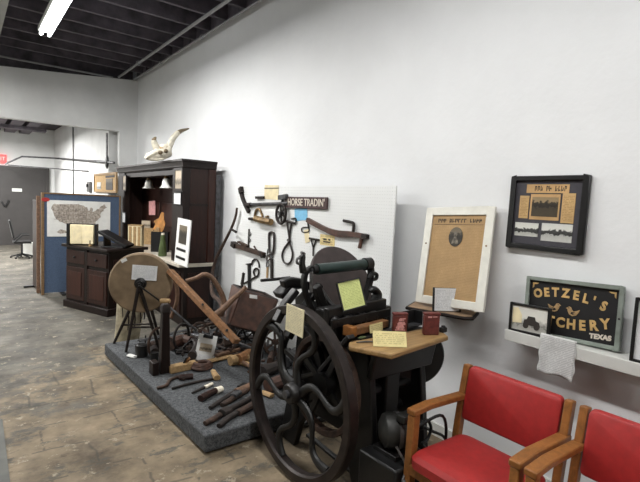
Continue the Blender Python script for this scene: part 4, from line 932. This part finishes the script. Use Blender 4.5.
# inner gear / band wheel
gc = Vector((1.62, 1.985, .575)); gw = part('band_wheel', MB().ring(gc, ax, .285, .25, .05, 60), M['rust'], t, .004)
for k in range(4): part('spoke', MB().bar(gc + Vector((0, .06 * math.cos(k * PI / 2 + .5), .06 * math.sin(k * PI / 2 + .5))), gc + Vector((0, .26 * math.cos(k * PI / 2 + .5), .26 * math.sin(k * PI / 2 + .5))), .035, .02, ax), M['iron'], gw)
part('hub', MB().cyl(gc, ax, .07, .07, 20), M['iron'], gw)
# side frames (castings)
def frame_side(x):
    out = [(1.62, 0), (1.80, 0), (1.86, .18), (1.95, .30), (2.22, .30), (2.32, .18), (2.38, 0), (2.54, 0), (2.50, .22), (2.42, .48), (2.40, .75), (2.44, .98), (2.36, 1.04), (2.26, .98), (2.16, .82), (2.0, .80), (1.86, .86), (1.74, .82), (1.70, .62), (1.66, .3)]
    u = MB(); u.prism(out, .045, (x, 0, 0), (0, 1, 0), (0, 0, 1)); return u
part('side_frame', frame_side(1.73), M['iron'], t, .008); part('side_frame', frame_side(2.14), M['iron'], t, .008)
for (y, z, r) in ((1.72, .10, .022), (2.42, .10, .022), (1.80, .56, .03), (2.40, .62, .035), (2.30, .93, .03)):
    part('cross_rod', MB().cyl((1.935, y, z), ax, r, .40, 14), M['ironb'], t)
part('bed', MB().box((1.935, 2.27, .72), (.38, .06, .52), (-.18, 0, 0)), M['iron'], t, .01)
part('platen', MB().box((1.935, 1.93, .70), (.36, .05, .36), (.35, 0, 0)), M['ironb'], t, .01)
part('platen_shaft', MB().cyl((1.935, 1.86, .40), ax, .035, .46, 16), M['ironb'], t)
part('counter_gear', MB().lathe([(.0, -.03), (.20, -.03), (.215, -.02), (.215, .02), (.20, .03), (0, .03)], (2.03, 2.14, .50), ax, 40), M['ironb'], t, .003)
part('front_column', MB().bx(1.87, 1.985, 1.74, 1.82, .24, .86), M['iron'], t, .012)
# upper body below the ink disc
part('throat', MB().bx(1.66, 2.12, 1.96, 2.16, .80, .985), M['iron'], t, .015)
for k in range(4): part('rib', MB().box((1.72 + .105 * k, 1.95, .90), (.03, .03, .15), (.15, 0, 0)), M['ironb'], t, .006)
a, b = P_y(326, 317, 1.98), P_y(384, 306, 1.98)
part('ledge', MB().sweep([a, b], rect(.045, .10), None, False, (0, 0, 1)), M['ironb'], t, .006)
part('ledge_lip', MB().sweep([a + Vector((0, -.05, -.03)), b + Vector((0, -.05, -.03))], rect(.014, .05), None, False, (0, 0, 1)), M['ironb'], t, .003)
for px in (335, 349, 363, 374):
    p = P_y(px, 322 - (px - 335) * .15, 1.95); part('gripper_foot', MB().ball(p, (.03, .03, .035), 12, 8), M['ironb'], t)
# ink disc
dc = Vector((2.015, 2.33, 1.082)); dn = Vector((.05, -.86, .50)).normalized()
part('ink_disc', MB().lathe([(0, -.02), (.25, -.02), (.261, -.012), (.263, 0), (.257, .008), (0, .008)], dc, dn, 64), M['disc'], t)
part('disc_bracket', MB().tube([dc - dn * .02, dc - dn * .16, Vector((1.95, 2.40, .92))], .04, 12), M['iron'], t)
part('disc_arm', MB().sweep([P_y(321, 291, 2.28), P_y(330, 304, 2.2), P_y(340, 312, 2.12)], rect(.03, .03)), M['ironb'], t, .004)
part('disc_arm', MB().sweep([P_y(366, 292, 2.28), P_y(362, 302, 2.2), P_y(356, 312, 2.12)], rect(.03, .03)), M['ironb'], t, .004)
# roller and its arms
ra, rb = P_y(317, 269.5, 2.19), P_y(366.5, 264, 2.19)
rl = part('ink_roller', MB().tube([ra, rb], .034, 20), M['roller'], t)
dr = (rb - ra).normalized()
part('roller_core', MB().tube([ra - dr * .05, rb + dr * .05], .014, 12), M['steeld'], rl)
part('roller_end', MB().tube([rb - dr * .02, rb + dr * .035], .042, 16), M['ironb'], rl)
part('roller_end', MB().tube([ra - dr * .035, ra + dr * .03], .026, 16), M['ironb'], rl)
def pp(y, *pl): return [P_y(px, py, y) for px, py in pl]
part('roller_arm', MB().sweep(smooth(pp(2.2, (313.5, 267), (306, 272), (304, 284), (308, 300), (316, 318)), 4), rect(.034, .03)), M['iron'], t, .005)
part('saddle_hook', MB().tube(smooth(pp(2.2, (303.5, 272), (302, 264), (303, 256), (300, 258)), 4), [.024 - .0010 * i for i in range(13)], 10), M['iron'], t)
part('hook_tip', MB().tube(smooth(pp(2.2, (303, 257), (304.5, 253.5), (301, 252.5)), 3), .008, 8), M['steel'], t)
part('hook_tip', MB().tube(smooth(pp(2.2, (301, 264), (297, 263), (297.5, 258.5), (301, 259)), 3), .008, 8), M['steel'], t)
part('spring_rod', MB().tube(pp(2.17, (311.5, 272), (311, 292)), .011, 8), M['steel'], t)
part('roller_arm', MB().sweep(smooth(pp(2.2, (368, 262), (371, 270), (369, 284), (364, 300)), 4), rect(.045, .03)), M['iron'], t, .005)
part('saddle_hook', MB().tube(smooth(pp(2.16, (369, 278), (372, 273.5), (376.5, 274.5), (376, 278.5), (372, 279.5)), 4), .013, 8), M['iron'], t)
part('horn_lever', MB().sweep(smooth(pp(2.02, (374, 310), (376, 301), (377, 293), (373, 289), (370.5, 291.5)), 5), circ(10), [(.05 - .0016 * i, .034 - .0009 * i) for i in range(21)]), M['iron'], t)
# left-hand framework behind the flywheel top
part('throw_lever', MB().tube(smooth(pp(2.5, (261, 280.5), (275, 279.3), (290, 277.5)), 3), .010, 8), M['ironb'], t)
part('side_casting', MB().sweep(smooth(pp(2.42, (278, 296), (290, 286), (303, 284), (318, 290)), 4), rect(.10, .05)), M['iron'], t, .008)
part('side_casting', MB().sweep(smooth(pp(2.38, (282, 284), (291, 281), (304, 283)), 4), rect(.06, .05)), M['iron'], t, .008)
part('strut', MB().sweep(pp(2.3, (320, 284), (303, 310), (288, 338)), rect(.05, .04)), M['iron'], t, .006)
part('strut', MB().sweep(pp(2.25, (296, 290), (285, 304), (276, 322)), rect(.05, .04)), M['ironb'], t, .006)
part('strut', MB().sweep(pp(2.2, (316, 286), (322, 304), (334, 322)), rect(.05, .05)), M['ironb'], t, .006)
part('link_rod', MB().sweep([Vector((1.64, 1.80, .90)), Vector((1.64, 2.05, .62)), Vector((1.64, 2.35, .48))], rect(.05, .025)), M['ironb'], t, .004)
part('bull_gear', MB().ring(Vector((1.66, 2.28, .60)), ax, .24, .19, .04, 48), M['ironb'], t, .004)
for k in range(4): part('gear_arm', MB().bar(Vector((1.66, 2.28, .60)), Vector((1.66, 2.28 + .2 * math.cos(k * PI / 2 + .2), .60 + .2 * math.sin(k * PI / 2 + .2))), .03, .025, ax), M['iron'], t)
# side pulley seen under the board on the wall side
sc_ = P_y(415.5, 355, 1.80)
part('belt_pulley', MB().lathe([(0, -.05), (.16, -.05), (.17, -.04), (.17, .04), (.16, .05), (0, .05)], sc_, Vector((-.45, -.89, 0)), 44), M['iron'], t, .003)
part('pulley_shaft', MB().cyl(sc_ + Vector((.03, .1, 0)), Vector((-.45, -.89, 0)), .03, .16, 14), M['ironb'], t)
# feed board
FZB = .88
fb = [P_z(349, 346, FZB), P_z(392, 354.5, FZB), P_z(448.5, 336, FZB), P_z(436, 326, FZB)]
fb.append(Vector((fb[0].x + .05, fb[3].y + .02, FZB)))
poly = [(v.x, v.y) for v in fb]
u = MB(); u.prism(poly, .028, (0, 0, FZB - .014), (1, 0, 0), (0, 1, 0)); board = part('feed_board', u, M['feed'], t, .008, label='light wooden feed board at the press front')
for x in (1.78, 2.10): part('board_bracket', MB().sweep([Vector((x, 1.62, FZB - .03)), Vector((x, 1.85, FZB - .05)), Vector((x, 1.85, FZB - .3))], rect(.03, .02)), M['iron'], t, .003)
part('apron', MB().box((1.93, 1.68, .77), (.50, .04, .17), (.2, 0, 0)), M['iron'], t, .01)
part('treadle', MB().bx(1.72, 2.10, 1.45, 1.52, .03, .06), M['ironb'], t, .006)
for x in (1.76, 2.06): part('treadle_arm', MB().sweep([Vector((x, 1.5, .045)), Vector((x, 2.0, .08)), Vector((x, 2.3, .10))], rect(.03, .02)), M['ironb'], t, .003)

# cards on the press
q = [P_x(x, y, 1.44) for x, y in ((283.6, 306), (301.4, 312.5), (299, 336.4), (283.2, 329.5))]
w_ = (q[0] - q[1]).length
q0 = (q[2] + q[3]) / 2
wallcard('info_card', 'cream typed card hanging on the rim of the flywheel', 'card', Vector((1.462, q0.y, (q[2].z + q[3].z) / 2 - .008)), .17, .155, WALLROT, 't_cream', None, 0, roll=.03, th=.004)
q = [P_y(x, y, 1.93) for x, y in ((335.5, 284.5), (358.5, 281.5), (366, 307.5), (342.5, 311.5))]
ctr_ = (q[2] + q[3]) / 2; w_ = (q[1] - q[0]).length; h_ = ((q[0] + q[1]) / 2 - ctr_).length
wallcard('info_card', 'lime green typed card in a thin black frame leaning on the press ledge', 'card', ctr_ + Vector((0, 0, .002)), w_ * .98, h_ * 1.0, -.12, 't_lime', 1, -.30, 'blkframe', .008, .005, -.05 - .10)
# on the feed board
def fbz(px, py, d=.0005): return P_z(px, py, FZB + d)
q = fbz(382, 346)
wallcard('info_card', 'yellow typed card lying tilted at the front edge of the feed board', 'card', fbz(390, 347), .175, .082, -.62, 't_yellow', None, -.55, th=.004)
a, b = fbz(352, 337), fbz(388.5, 327)
dx = (b - a); yaw = math.atan2(dx.y, dx.x)
t = thing('type_stick', 'wooden type rail lying along the back left edge of the feed board', 'rail', (a + b) / 2, (0, 0, yaw))
part('rail', MB().bx(-dx.length / 2, dx.length / 2, 0, .05, 0, .042), M['lumber'], t, .004, False); part('end_block', MB().bx(-dx.length / 2 - .012, -dx.length / 2 + .03, -.012, .06, 0, .055), M['oak'], t, .004, False)
wallcard('info_card', 'small yellow strip card leaning on the wooden type rail', 'card', a.lerp(b, .56) + Vector((.008, -.016, 0)), .12, .048, yaw, 't_yellow', None, -.12, th=.003)
def tin(name, label, px, py, w, d, h, yaw, rose):
    q = fbz(px, py); t = thing(name, label, 'tin', q, (0, 0, yaw))
    part('body', MB().bx(-w / 2, w / 2, 0, d, 0, h), M['tin'], t, .006, False)
    part('lid', MB().bx(-w / 2 - .002, w / 2 + .002, -.002, d + .002, h, h + .014), M['tin'], t, .004, False)
    if rose:
        u = MB()
        for k in range(7): u.bx(-w * .36 + .004 * k, w * .34 - .005 * (k % 3), -.003, 0, h * (.12 + .11 * k), h * (.12 + .11 * k) + .006 + .004 * (k % 2))
        u.lathe([(0, -.002), (.02, -.002), (.02, .002), (0, .002)], (0, -.002, h * .32), (0, 1, 0), 20)
        part('print', u, M['tinrose'], t, 0, False)
    else:
        part('print', MB().bx(-w * .3, -w * .05, -.002, 0, h * .88, h * .96).bx(.0, w * .3, -.002, 0, h * .9, h * .96), M['tinrose'], t, 0, False)
    return t
tin('tobacco_tin', 'small red tin with pale printing on its face, standing left on the feed board', 400, 332.5, .085, .03, .10, -.5, True)
tin('tobacco_tin', 'plain dull red tin standing at the right of the feed board', 431.5, 335.3, .092, .035, .115, -.5, False)
q = fbz(415, 327)
t = thing('open_box', 'dark open box between the two red tins on the feed board', 'box', q + Vector((0, 0, .0)), (0, 0, .1))
part('back', MB().bx(-.075, .075, .06, .068, 0, .088), M['black'], t, .002, False); part('floor_plate', MB().bx(-.075, .075, 0, .07, 0, .008), M['steeld'], t, 0, False)
for s in (-1, 1): part('side', MB().bx(s * .075 - .004, s * .075 + .004, 0, .068, 0, .088), M['black'], t, .002, False)
q = fbz(443, 332); solo('type_block', MB().box((0, 0, .014), (.04, .03, .028)).box((0, 0, .034), (.02, .02, .012)), M['black'], 'tiny black block at the right end of the feed board', 'block', .003, None, q)
q = fbz(366, 342.5)
t = thing('brass_tweezers', 'pair of thin pale tweezers lying on the feed board left of the yellow card', 'tweezers', q)
for s in (-1, 1): part('arm', MB().sweep([q + Vector((-.05, .02, .003)), q + Vector((0, s * .006, .006)), q + Vector((.06, -.025, .003))], rect(.006, .003)), M['steel'], t)
q = fbz(362, 338.5); solo('green_stone', MB().ball((0, 0, .006), (.03, .012, .007), 14, 8), M['green'], 'small greenish slip lying behind the pale tweezers', 'slip', 0, None, q)

# ------------------------------------------------------------------ motor on the floor
q = Vector((1.99, 1.50, 0))
q0 = P_y(397, 430, 1.56)
t = thing('electric_motor', 'round grey electric motor bolted on a black box under the feed board', 'motor', (q0.x, 1.56, 0))
mz = q0.z
part('pedestal', MB().bx(q0.x - .15, q0.x + .13, 1.42, 1.68, 0.001, mz - .11), M['black'], t, .012)
mx = Vector((.85, -.5, 0)).normalized()
part('drum', MB().lathe([(0, -.10), (.05, -.09), (.084, -.07), (.09, -.05), (.09, .05), (.084, .07), (.05, .09), (0, .10)], (q0.x, 1.56, mz), mx, 36), M['motor'], t)
part('band', MB().ring((q0.x, 1.56, mz), mx, .0935, .086, .02, 36), M['steel'], t)
part('foot', MB().bx(q0.x - .09, q0.x + .09, 1.48, 1.64, mz - .112, mz - .085), M['ironb'], t, .004)
part('terminal_box', MB().box((q0.x - .01, 1.50, mz + .095), (.08, .06, .04)), M['motor'], t, .006)
part('wire', MB().tube(smooth([Vector((q0.x + .05, 1.46, mz + .05)), Vector((q0.x + .16, 1.40, mz + .1)), Vector((q0.x + .22, 1.42, mz - .1)), Vector((q0.x + .2, 1.5, .02))], 6), .008), M['black'], t)
part('wire', MB().tube(smooth([Vector((q0.x - .10, 1.47, mz - .02)), Vector((q0.x - .08, 1.42, mz - .1)), Vector((q0.x - .12, 1.40, mz - .16)), Vector((q0.x - .05, 1.40, mz - .13))], 6), .006), M['steel'], t)
t = thing('power_lead', 'black power lead and plug hanging behind the left arm of the red chair', 'cable', P_y(428, 440, 1.62))
cp = [P_y(x, y, 1.62) for x, y in ((421, 425), (427, 420), (431, 428), (427, 440), (422, 444), (430, 452))]
part('lead', MB().tube(smooth(cp, 6), .009), M['black'], t)
part('lead', MB().tube(smooth([P_y(x, y, 1.66) for x, y in ((421, 425), (432, 431), (444, 437), (448, 450))], 5), .009), M['black'], t)
part('plug', MB().ball(P_y(421, 425, 1.62), (.02, .02, .03), 12, 8), M['black'], t)
part('drop', MB().tube([P_y(430, 452, 1.62), Vector((P_y(430, 452, 1.62).x, 1.64, .004))], .009), M['black'], t)
def inkmarks(mb, x0, x1, z, hh, n, y, seed):     # a printed line too worn and small to read
    r = random.Random(seed); st = (x1 - x0) / n
    for k in range(n):
        if k in (3, n - 5) and n > 8: continue
        x = x0 + k * st; lean = r.uniform(-.15, .15) * st
        mb.prism([(x, z), (x + st * .24, z), (x + st * .24 + lean, z + hh), (x + lean, z + hh)], .001, (0, y, 0))
        zz = z + hh * r.choice((.1, .42, .78)); mb.bx(x + st * .1, x + st * .72, y - .0006, y + .0006, zz, zz + hh * .2)
        if r.random() < .6: mb.bx(x + st * .5, x + st * .72, y - .0007, y + .0007, z + hh * r.uniform(0, .4), z + hh * r.uniform(.6, 1))
    return mb
# ------------------------------------------------------------------ corner shelf with the newspaper
u = MB(); u.prism([(2.64, 2.10), (2.50, 2.10), (2.33, 2.02), (2.34, 1.98), (2.44, 1.66), (2.48, 1.63), (2.64, 1.70)], .026, (0, 0, .937), (1, 0, 0), (0, 1, 0))
t = thing('corner_shelf', 'small brown wooden shelf on the white wall beside the press', 'shelf', (2.55, 1.87, .92))
part('shelf_board', u, M['shelf_wood'], t, .006)
part('edge_band', MB().tube([(2.50, 2.103, .937), (2.328, 2.022, .937), (2.335, 1.977, .937), (2.437, 1.657, .937), (2.48, 1.626, .937), (2.64, 1.697, .937)], .012, 8), M['walnutd'], t)
for y in (2.04,): part('bracket', MB().sweep([(2.47, y, .918), (2.636, y, .918), (2.636, y, .78)], rect(.02, .01)), M['steel'], t)
# white-framed newspaper leaning on the shelf
def panel_from(name, label, cat, bl, br, h, lean, roll=0.0):
    d = br - bl; yaw = math.atan2(d.y, d.x); w = math.hypot(d.x, d.y)
    o = (bl + br) / 2
    return thing(name, label, cat, o, (lean, roll, yaw)), w
bl = Vector((2.455, 2.05, .974)); br = Vector((2.50, 1.555, .974))
t, w = panel_from('framed_newspaper', 'tan old newspaper page in a wide white frame leaning on the small wall shelf', 'picture', bl, br, .66, -.19, -.055)
h = .655; fb_ = .054
o = part('frame', bars(MB(), w, h, fb_, .022), M['whiteframe'], t, .004, False)
part('newspaper', MB().bx(-w / 2 + fb_, w / 2 - fb_, -.010, 0, fb_, h - fb_), M['t_news'], t, 0, False)
part('backing', MB().bx(-w / 2 + .01, w / 2 - .01, 0, .008, .01, h - .01), M['tanwood'], t, 0, False)
u = MB(); u.lathe([(0, -.002), (1, -.002), (1, .002), (0, .002)], (0, 0, 0), (0, 1, 0), 32)
for v in u.b.verts: v.co = Vector((v.co.x * .050 - .005, v.co.y - .012, v.co.z * .064 + h * .70))
p = part('portrait', u, M['ph_port'], t, 0, False)
u = MB()
u.ball((-.006, -.014, h * .725), (.013, .003, .018), 14, 8); u.prism([(-.03, h * .63), (.02, h * .63), (.016, h * .66), (0, h * .70), (-.014, h * .70), (-.026, h * .66)], .003, (0, -.0145, 0)); part('sitter', u, mat('portrait_grey', (92, 86, 76), .7, 0, .5, 60), p, 0, False)
part('headline', inkmarks(MB(), -w * .30, w * .34, h - fb_ - .048, .026, 15, -.0112, 3).bx(-w * .36, w * .36, -.012, -.0105, h - fb_ - .062, h - fb_ - .060), M['ink'], t, 0, False)
for s in (-1, 1): part('screw', MB().cyl((s * (w / 2 - .03), -.023, h * .62), (0, 1, 0), .006, .004, 12), M['bronze'], t, 0, False)
# white card in black holder
q = P_z(446.5, 311.5, .952)
t = thing('card_holder', 'white typed card in a black-sided holder on the small wall shelf', 'card', q, (-.10, 0, -.55))
part('sheet', MB().bx(-.084, .084, -.002, .001, .004, .148), M['t_small'], t, 0, False)
for s in (-1, 1): part('side_rail', MB().bx(s * .088 - .005, s * .088 + .005, -.006, .008, 0, .152), M['black'], t, 0, False)
part('backing', MB().bx(-.09, .09, .001, .006, 0, .15), M['black'], t, 0, False)

# ------------------------------------------------------------------ black-framed collage
cw, ch = .447, .427
t = thing('framed_collage', 'black-framed collage of old clippings and two photographs high on the white wall', 'picture', (W_WALL - .012, 1.30, 1.391), (-.02, 0, WALLROT))
part('frame', bars(MB(), cw, ch, .030, .026), M['blkframe'], t, .006, False)
part('mat_board', MB().bx(-cw / 2 + .03, cw / 2 - .03, -.010, 0, .03, ch - .03), M['matboard'], t, 0, False)
part('backing', MB().bx(-cw / 2 + .01, cw / 2 - .01, 0, .006, .01, ch - .01), M['black'], t, 0, False)
def cl(n, x0, x1, z0, z1, m): return part(n, MB().bx(x0 * cw - cw / 2, x1 * cw - cw / 2, -.013, -.010, z0 * ch, z1 * ch), M[m], t, 0, False)
cl('headline_clipping', .22, .76, .77, .885, 'news')
part('headline', inkmarks(MB(), .33 * cw - cw / 2, .74 * cw - cw / 2, .795 * ch, .030, 11, -.0132, 5), M['ink'], t, 0, False)
cl('clipping', .14, .265, .42, .73, 't_clip'); cl('news_photo', .285, .665, .41, .755, 'news'); cl('clipping', .69, .845, .385, .77, 't_clip')
p = part('halftone', MB().bx(.31 * cw - cw / 2, .645 * cw - cw / 2, -.0145, -.0125, .455 * ch, .715 * ch), M['ph_news'], t, 0, False)
cl('photograph', .105, .42, .175, .36, 'ph_car'); cl('photograph', .465, .845, .135, .37, 'ph_house')

# ------------------------------------------------------------------ long white ledge, hatchery sign etc.
ST = .922
t = thing('wall_ledge', 'long white painted ledge along the right-hand white wall', 'shelf', (2.57, .45, ST - .06))
part('ledge_board', MB().bx(2.505, W_WALL - .001, -.8, 1.412, ST - .022, ST), M['trimw'], t, .004)
part('fascia', MB().bx(2.495, 2.512, -.8, 1.415, ST - .062, ST + .002), M['trimw'], t, .003)
for y in (1.2, .45, -.3): part('bracket', MB().prism([(W_WALL - .001, ST - .022), (2.53, ST - .022), (2.53, ST - .05), (W_WALL - .02, ST - .16), (W_WALL - .001, ST - .16)], .02, (0, y, 0), (1, 0, 0), (0, 0, 1)), M['trimw'], t)
bl = Vector((2.568, 1.338, ST + .002)); br = Vector((2.612, .855, ST + .002))
t, w = panel_from('hatchery_sign', "black OETZEL'S HATCHERY TEXAS sign in a grey-green frame leaning on the white ledge", 'sign', bl, br, .32, -.065, -.030)
h = .325; f_ = .021
part('frame', bars(MB(), w, h, f_, .03), M['signgreen'], t, .004, False)
part('board', MB().bx(-w / 2 + f_, w / 2 - f_, -.014, 0, f_, h - f_), M['signblk'], t, 0, False)
u = MB(); S = "OETZEL'S"; xs = [-.176, -.130, -.084, -.031, .021, .069, .108, .154]; zs = [.232, .243, .250, .252, .248, .238, .232, .212]; ro = [.22, .14, .07, 0, -.08, -.16, -.2, -.30]
for ch_, x, z, r in zip(S, xs, zs, ro):
    u.text(ch_, .066 if ch_ != "'" else .06, (x, -.0155, z), (math.cos(r), 0, math.sin(r)), (-math.sin(r), 0, math.cos(r)), .002, .003, 'CENTER', .86)
part('shop_lettering', u, M['gold'], t, 0, False); u = MB()
S = 'HATCHERY'; xs = [-.196, -.150, -.098, -.046, .008, .062, .115, .168]; zs = [.098, .094, .090, .090, .090, .094, .104, .122]; ro = [-.06, -.05, -.03, 0, .03, .08, .14, .18]
for ch_, x, z, r in zip(S, xs, zs, ro):
    u.text(ch_, .072, (x, -.0155, z), (math.cos(r), 0, math.sin(r)), (-math.sin(r), 0, math.cos(r)), .002, .003, 'CENTER', .88)
part('lettering', u, M['gold'], t, 0, False)
part('place_lettering', MB().text('TEXAS', .034, (.150, -.0155, .052), (1, 0, .05), (0, 0, 1), .002, .002, 'CENTER', 1.0), M['signwhite'], t, 0, False)
for s in (-1, 1):
    u = MB(); x = s * (w / 2 - f_ - .014); u.prism([(x, h - f_ - .012), (x - s * .034, h - f_ - .012), (x - s * .024, h - f_ - .019), (x - s * .008, h - f_ - .021), (x - s * .007, h - f_ - .036), (x, h - f_ - .044)], .003, (0, -.0155, 0))
    part('corner_mark', u, M['gold'], t, 0, False)
for cx, cz, k, n in ((-.085, .168, 1, 'chick_emblem'), (.012, .160, -1, 'chick_emblem')):
    u = MB(); out = [(-.034, .016), (-.020, .008), (-.002, .002), (.006, .012), (.010, .022), (.020, .026), (.028, .020), (.036, .015), (.028, .011), (.026, .0), (.018, -.016), (.002, -.024), (-.016, -.018), (-.026, -.004)]
    u.prism([(cx + k * a, cz + b) for a, b in out][::k], .003, (0, -.0155, 0)); p = part(n, u, M['tanwood'], t, 0, False)
    u = MB(); u.prism([(cx + k * a, cz + b) for a, b in ((-.012, .0), (.006, -.002), (.012, -.010), (.0, -.016), (-.010, -.010), (.002, -.008))][::k], .002, (0, -.0175, 0)); part('wing_mark', u, M['signblk'], p, 0, False)
    part('eye', MB().cyl((cx + k * .021, -.0175, cz + .018), (0, 1, 0), .0028, .002, 10), M['signblk'], p, 0, False)
part('screw', MB().cyl((w / 2 - .012, -.031, h * .5), (0, 1, 0), .005, .004, 10), M['black'], t, 0, False)
# small framed photograph before the sign
bl = Vector((2.516, 1.400, ST + .002)); br = Vector((2.518, 1.163, ST + .002))
t, w = panel_from('framed_photo', 'small black-framed photograph of an old car propped before the hatchery sign', 'picture', bl, br, .165, -.04, -.03)
h = .165
part('frame', bars(MB(), w, h, .014, .016), M['blkframe'], t, .003, False)
p = part('photograph', MB().bx(-w / 2 + .014, w / 2 - .014, -.008, 0, .014, h - .014), M['ph_old'], t, 0, False)
u = MB(); u.prism([(-.035, .05), (-.03, .078), (-.015, .082), (-.008, .10), (.03, .10), (.036, .08), (.055, .074), (.06, .05)], .002, (0, -.0092, 0))
for x in (-.02, .042): u.cyl((x, -.0098, .045), (0, 1, 0), .016, .002, 16)
part('car_image', u, M['ink'], p, 0, False)
u = MB(); u.prism([(-.1, .05), (-.1, .135), (-.07, .14), (-.045, .10), (-.045, .055)], .002, (0, -.0088, 0)); part('shed_image', u, M['cream'], p, 0, False)
part('backing', MB().bx(-w / 2 + .004, w / 2 - .004, 0, .006, .004, h - .004), M['black'], t, 0, False)
# curling page hung over the ledge
u = MB(); P = []
zt = .955; zb = .745; nx, nz = 10, 14; x0 = 2.4935
grid = []
for j in range(nz + 1):
    z = zt + (zb - zt) * j / nz; row = []
    for i in range(nx + 1):
        yy = 1.203 - .187 * i / nx + .004 * math.sin(j * 1.1) * (1 if i in (0, nx) else 0)
        xx = x0 - .012 * (j / nz) ** 2 - .005 * math.sin(i * .9 + j * .3) * (j / nz)
        row.append(Vector((xx, yy, z - .006 * math.sin(i * .8) * (j / nz))))
    grid.append(row)
V = [u.verts(r) for r in grid]
for j in range(nz):
    for i in range(nx): u.b.faces.new((V[j][i], V[j][i + 1], V[j + 1][i + 1], V[j + 1][i]))
me_loc = Vector((x0, 1.11, .745))
o = solo('paper_page', u, M['t_paper'], 'white handwritten page with curling edges hung over the front of the white ledge', 'page', 0, None)
# rotate so the writing runs along the page's own x
me = o.data; o.rotation_euler = (0, 0, WALLROT); Ri = Matrix.Rotation(-WALLROT, 3, 'Z')
for v in me.vertices: v.co = Ri @ v.co
mm = o.modifiers.new('thick', 'SOLIDIFY'); mm.thickness = .0012
# frame at the right edge of the ledge
bl = Vector((2.52, .785, ST + .002)); br = Vector((2.545, .43, ST + .002))
t, w = panel_from('framed_certificate', 'white page in a black frame standing on the ledge right of the hatchery sign', 'picture', bl, br, .3, -.05, -.01)
part('frame', bars(MB(), w, .305, .014, .016), M['blkframe'], t, .003, False)
part('page', MB().bx(-w / 2 + .014, w / 2 - .014, -.008, 0, .014, .291), M['t_small'], t, 0, False)
part('backing', MB().bx(-w / 2 + .004, w / 2 - .004, 0, .006, .004, .301), M['black'], t, 0, False)

# ------------------------------------------------------------------ red armchairs (local: faces -X, y to the viewer's left)
def chair(label, loc, rz):
    t = thing('armchair', label, 'chair', loc, (0, 0, rz), 'red armchairs along the wall')
    HWD = .262
    def P(n, mb, m, bev=.006): return part(n, mb, M[m], t, bev, False)
    for s in (-1, 1):
        y = s * HWD
        P('front_leg', MB().sweep([(-.178, y, 0), (-.163, y, .3), (-.155, y, .615)], rect(.040, .048), None, False, (1, 0, 0)), 'oak')
        P('rear_leg', MB().sweep([(.27, y, 0), (.215, y, .25), (.205, y, .42), (.235, y, .62), (.265, y, .785)], rect(.036, .046), None, False, (1, 0, 0)), 'oak')
        P('armrest', MB().sweep([(-.182, y, .628), (-.05, y, .637), (.25, y, .622)], [(a, b) for a, b in rect(.052, .030)], None, False, (0, 0, 1)), 'oak')
        P('side_rail', MB().bx(-.17, .21, y - .012, y + .012, .33, .39), 'oak')
    P('front_rail', MB().bx(-.185, -.16, -HWD, HWD, .325, .38), 'oak'); P('rear_rail', MB().bx(.19, .215, -HWD, HWD, .33, .39), 'oak')
    u = MB(); ringz = []
    for z, e in ((.375, .02), (.39, .002), (.43, 0), (.452, .014), (.462, .05)):
        x0, x1, y0, y1 = -.222 + e, .20 - e, -.232 + e, .232 - e; r = .05; pts = []
        for cx, cy, a0 in ((x1 - r, y1 - r, 0), (x0 + r, y1 - r, 90), (x0 + r, y0 + r, 180), (x1 - r, y0 + r, 270)):
            for k in range(6): a = math.radians(a0 + k * 18); pts.append(Vector((cx + r * math.cos(a), cy + r * math.sin(a), z - .012 * (cx + .03) * 2)))
        ringz.append(pts)
    P('seat_cushion', u.loft(ringz), 'red', 0)
    u = MB(); ringz = []
    tl_ = .17; 
    for d, e in ((-.028, .012), (-.02, .002), (0, 0), (.016, .004), (.02, .02)):
        pts = []; y0, y1, z0, z1 = -.238 + e, .238 - e, .0 + e, .275 - e; r = .022
        for cy, cz, a0 in ((y1 - r, z1 - r, 0), (y0 + r, z1 - r, 90), (y0 + r, z0 + r, 180), (y1 - r, z0 + r, 270)):
            for k in range(5):
                a = math.radians(a0 + k * 22.5); yy = cy + r * math.cos(a); zz = cz + r * math.sin(a)
                bow = .018 * (1 - (yy / .24) ** 2)
                pts.append(Vector((.212 + d + bow + tl_ * zz, yy, .515 + zz)))
        ringz.append(pts)
    P('back_cushion', u.loft(ringz), 'red', 0)
    return t
chair('red vinyl armchair with oak frame nearest the press motor', (1.86, 1.132, 0), .0)
chair('red vinyl armchair with oak frame cut off at the right edge of the picture', (1.85, .540, 0), 0)

# ------------------------------------------------------------------ camera and view
cd = bpy.data.cameras.new('camera'); cam = bpy.data.objects.new('camera', cd); COL.objects.link(cam)
cd.sensor_fit = 'HORIZONTAL'; cd.sensor_width = 36.0; cd.lens = 36.0 * F / 640.0; cd.clip_start = .02; cd.clip_end = 60
Mx = Matrix.Identity(4)
for i in range(3):
    Mx[i][0] = R[i][0]; Mx[i][1] = -R[i][1]; Mx[i][2] = -R[i][2]
    Mx[i][3] = EYE[i]
cam.matrix_world = Mx
sc = bpy.context.scene; sc.camera = cam
wd = bpy.data.worlds.new('world'); sc.world = wd; wd.use_nodes = True
wd.node_tree.nodes['Background'].inputs[0].default_value = (.9, .95, 1, 1); wd.node_tree.nodes['Background'].inputs[1].default_value = .05
sc.view_settings.view_transform = 'Standard'; sc.view_settings.look = 'None'; sc.view_settings.gamma = 1.0; sc.view_settings.use_curve_mapping = False
sc.view_settings.exposure = 0.10
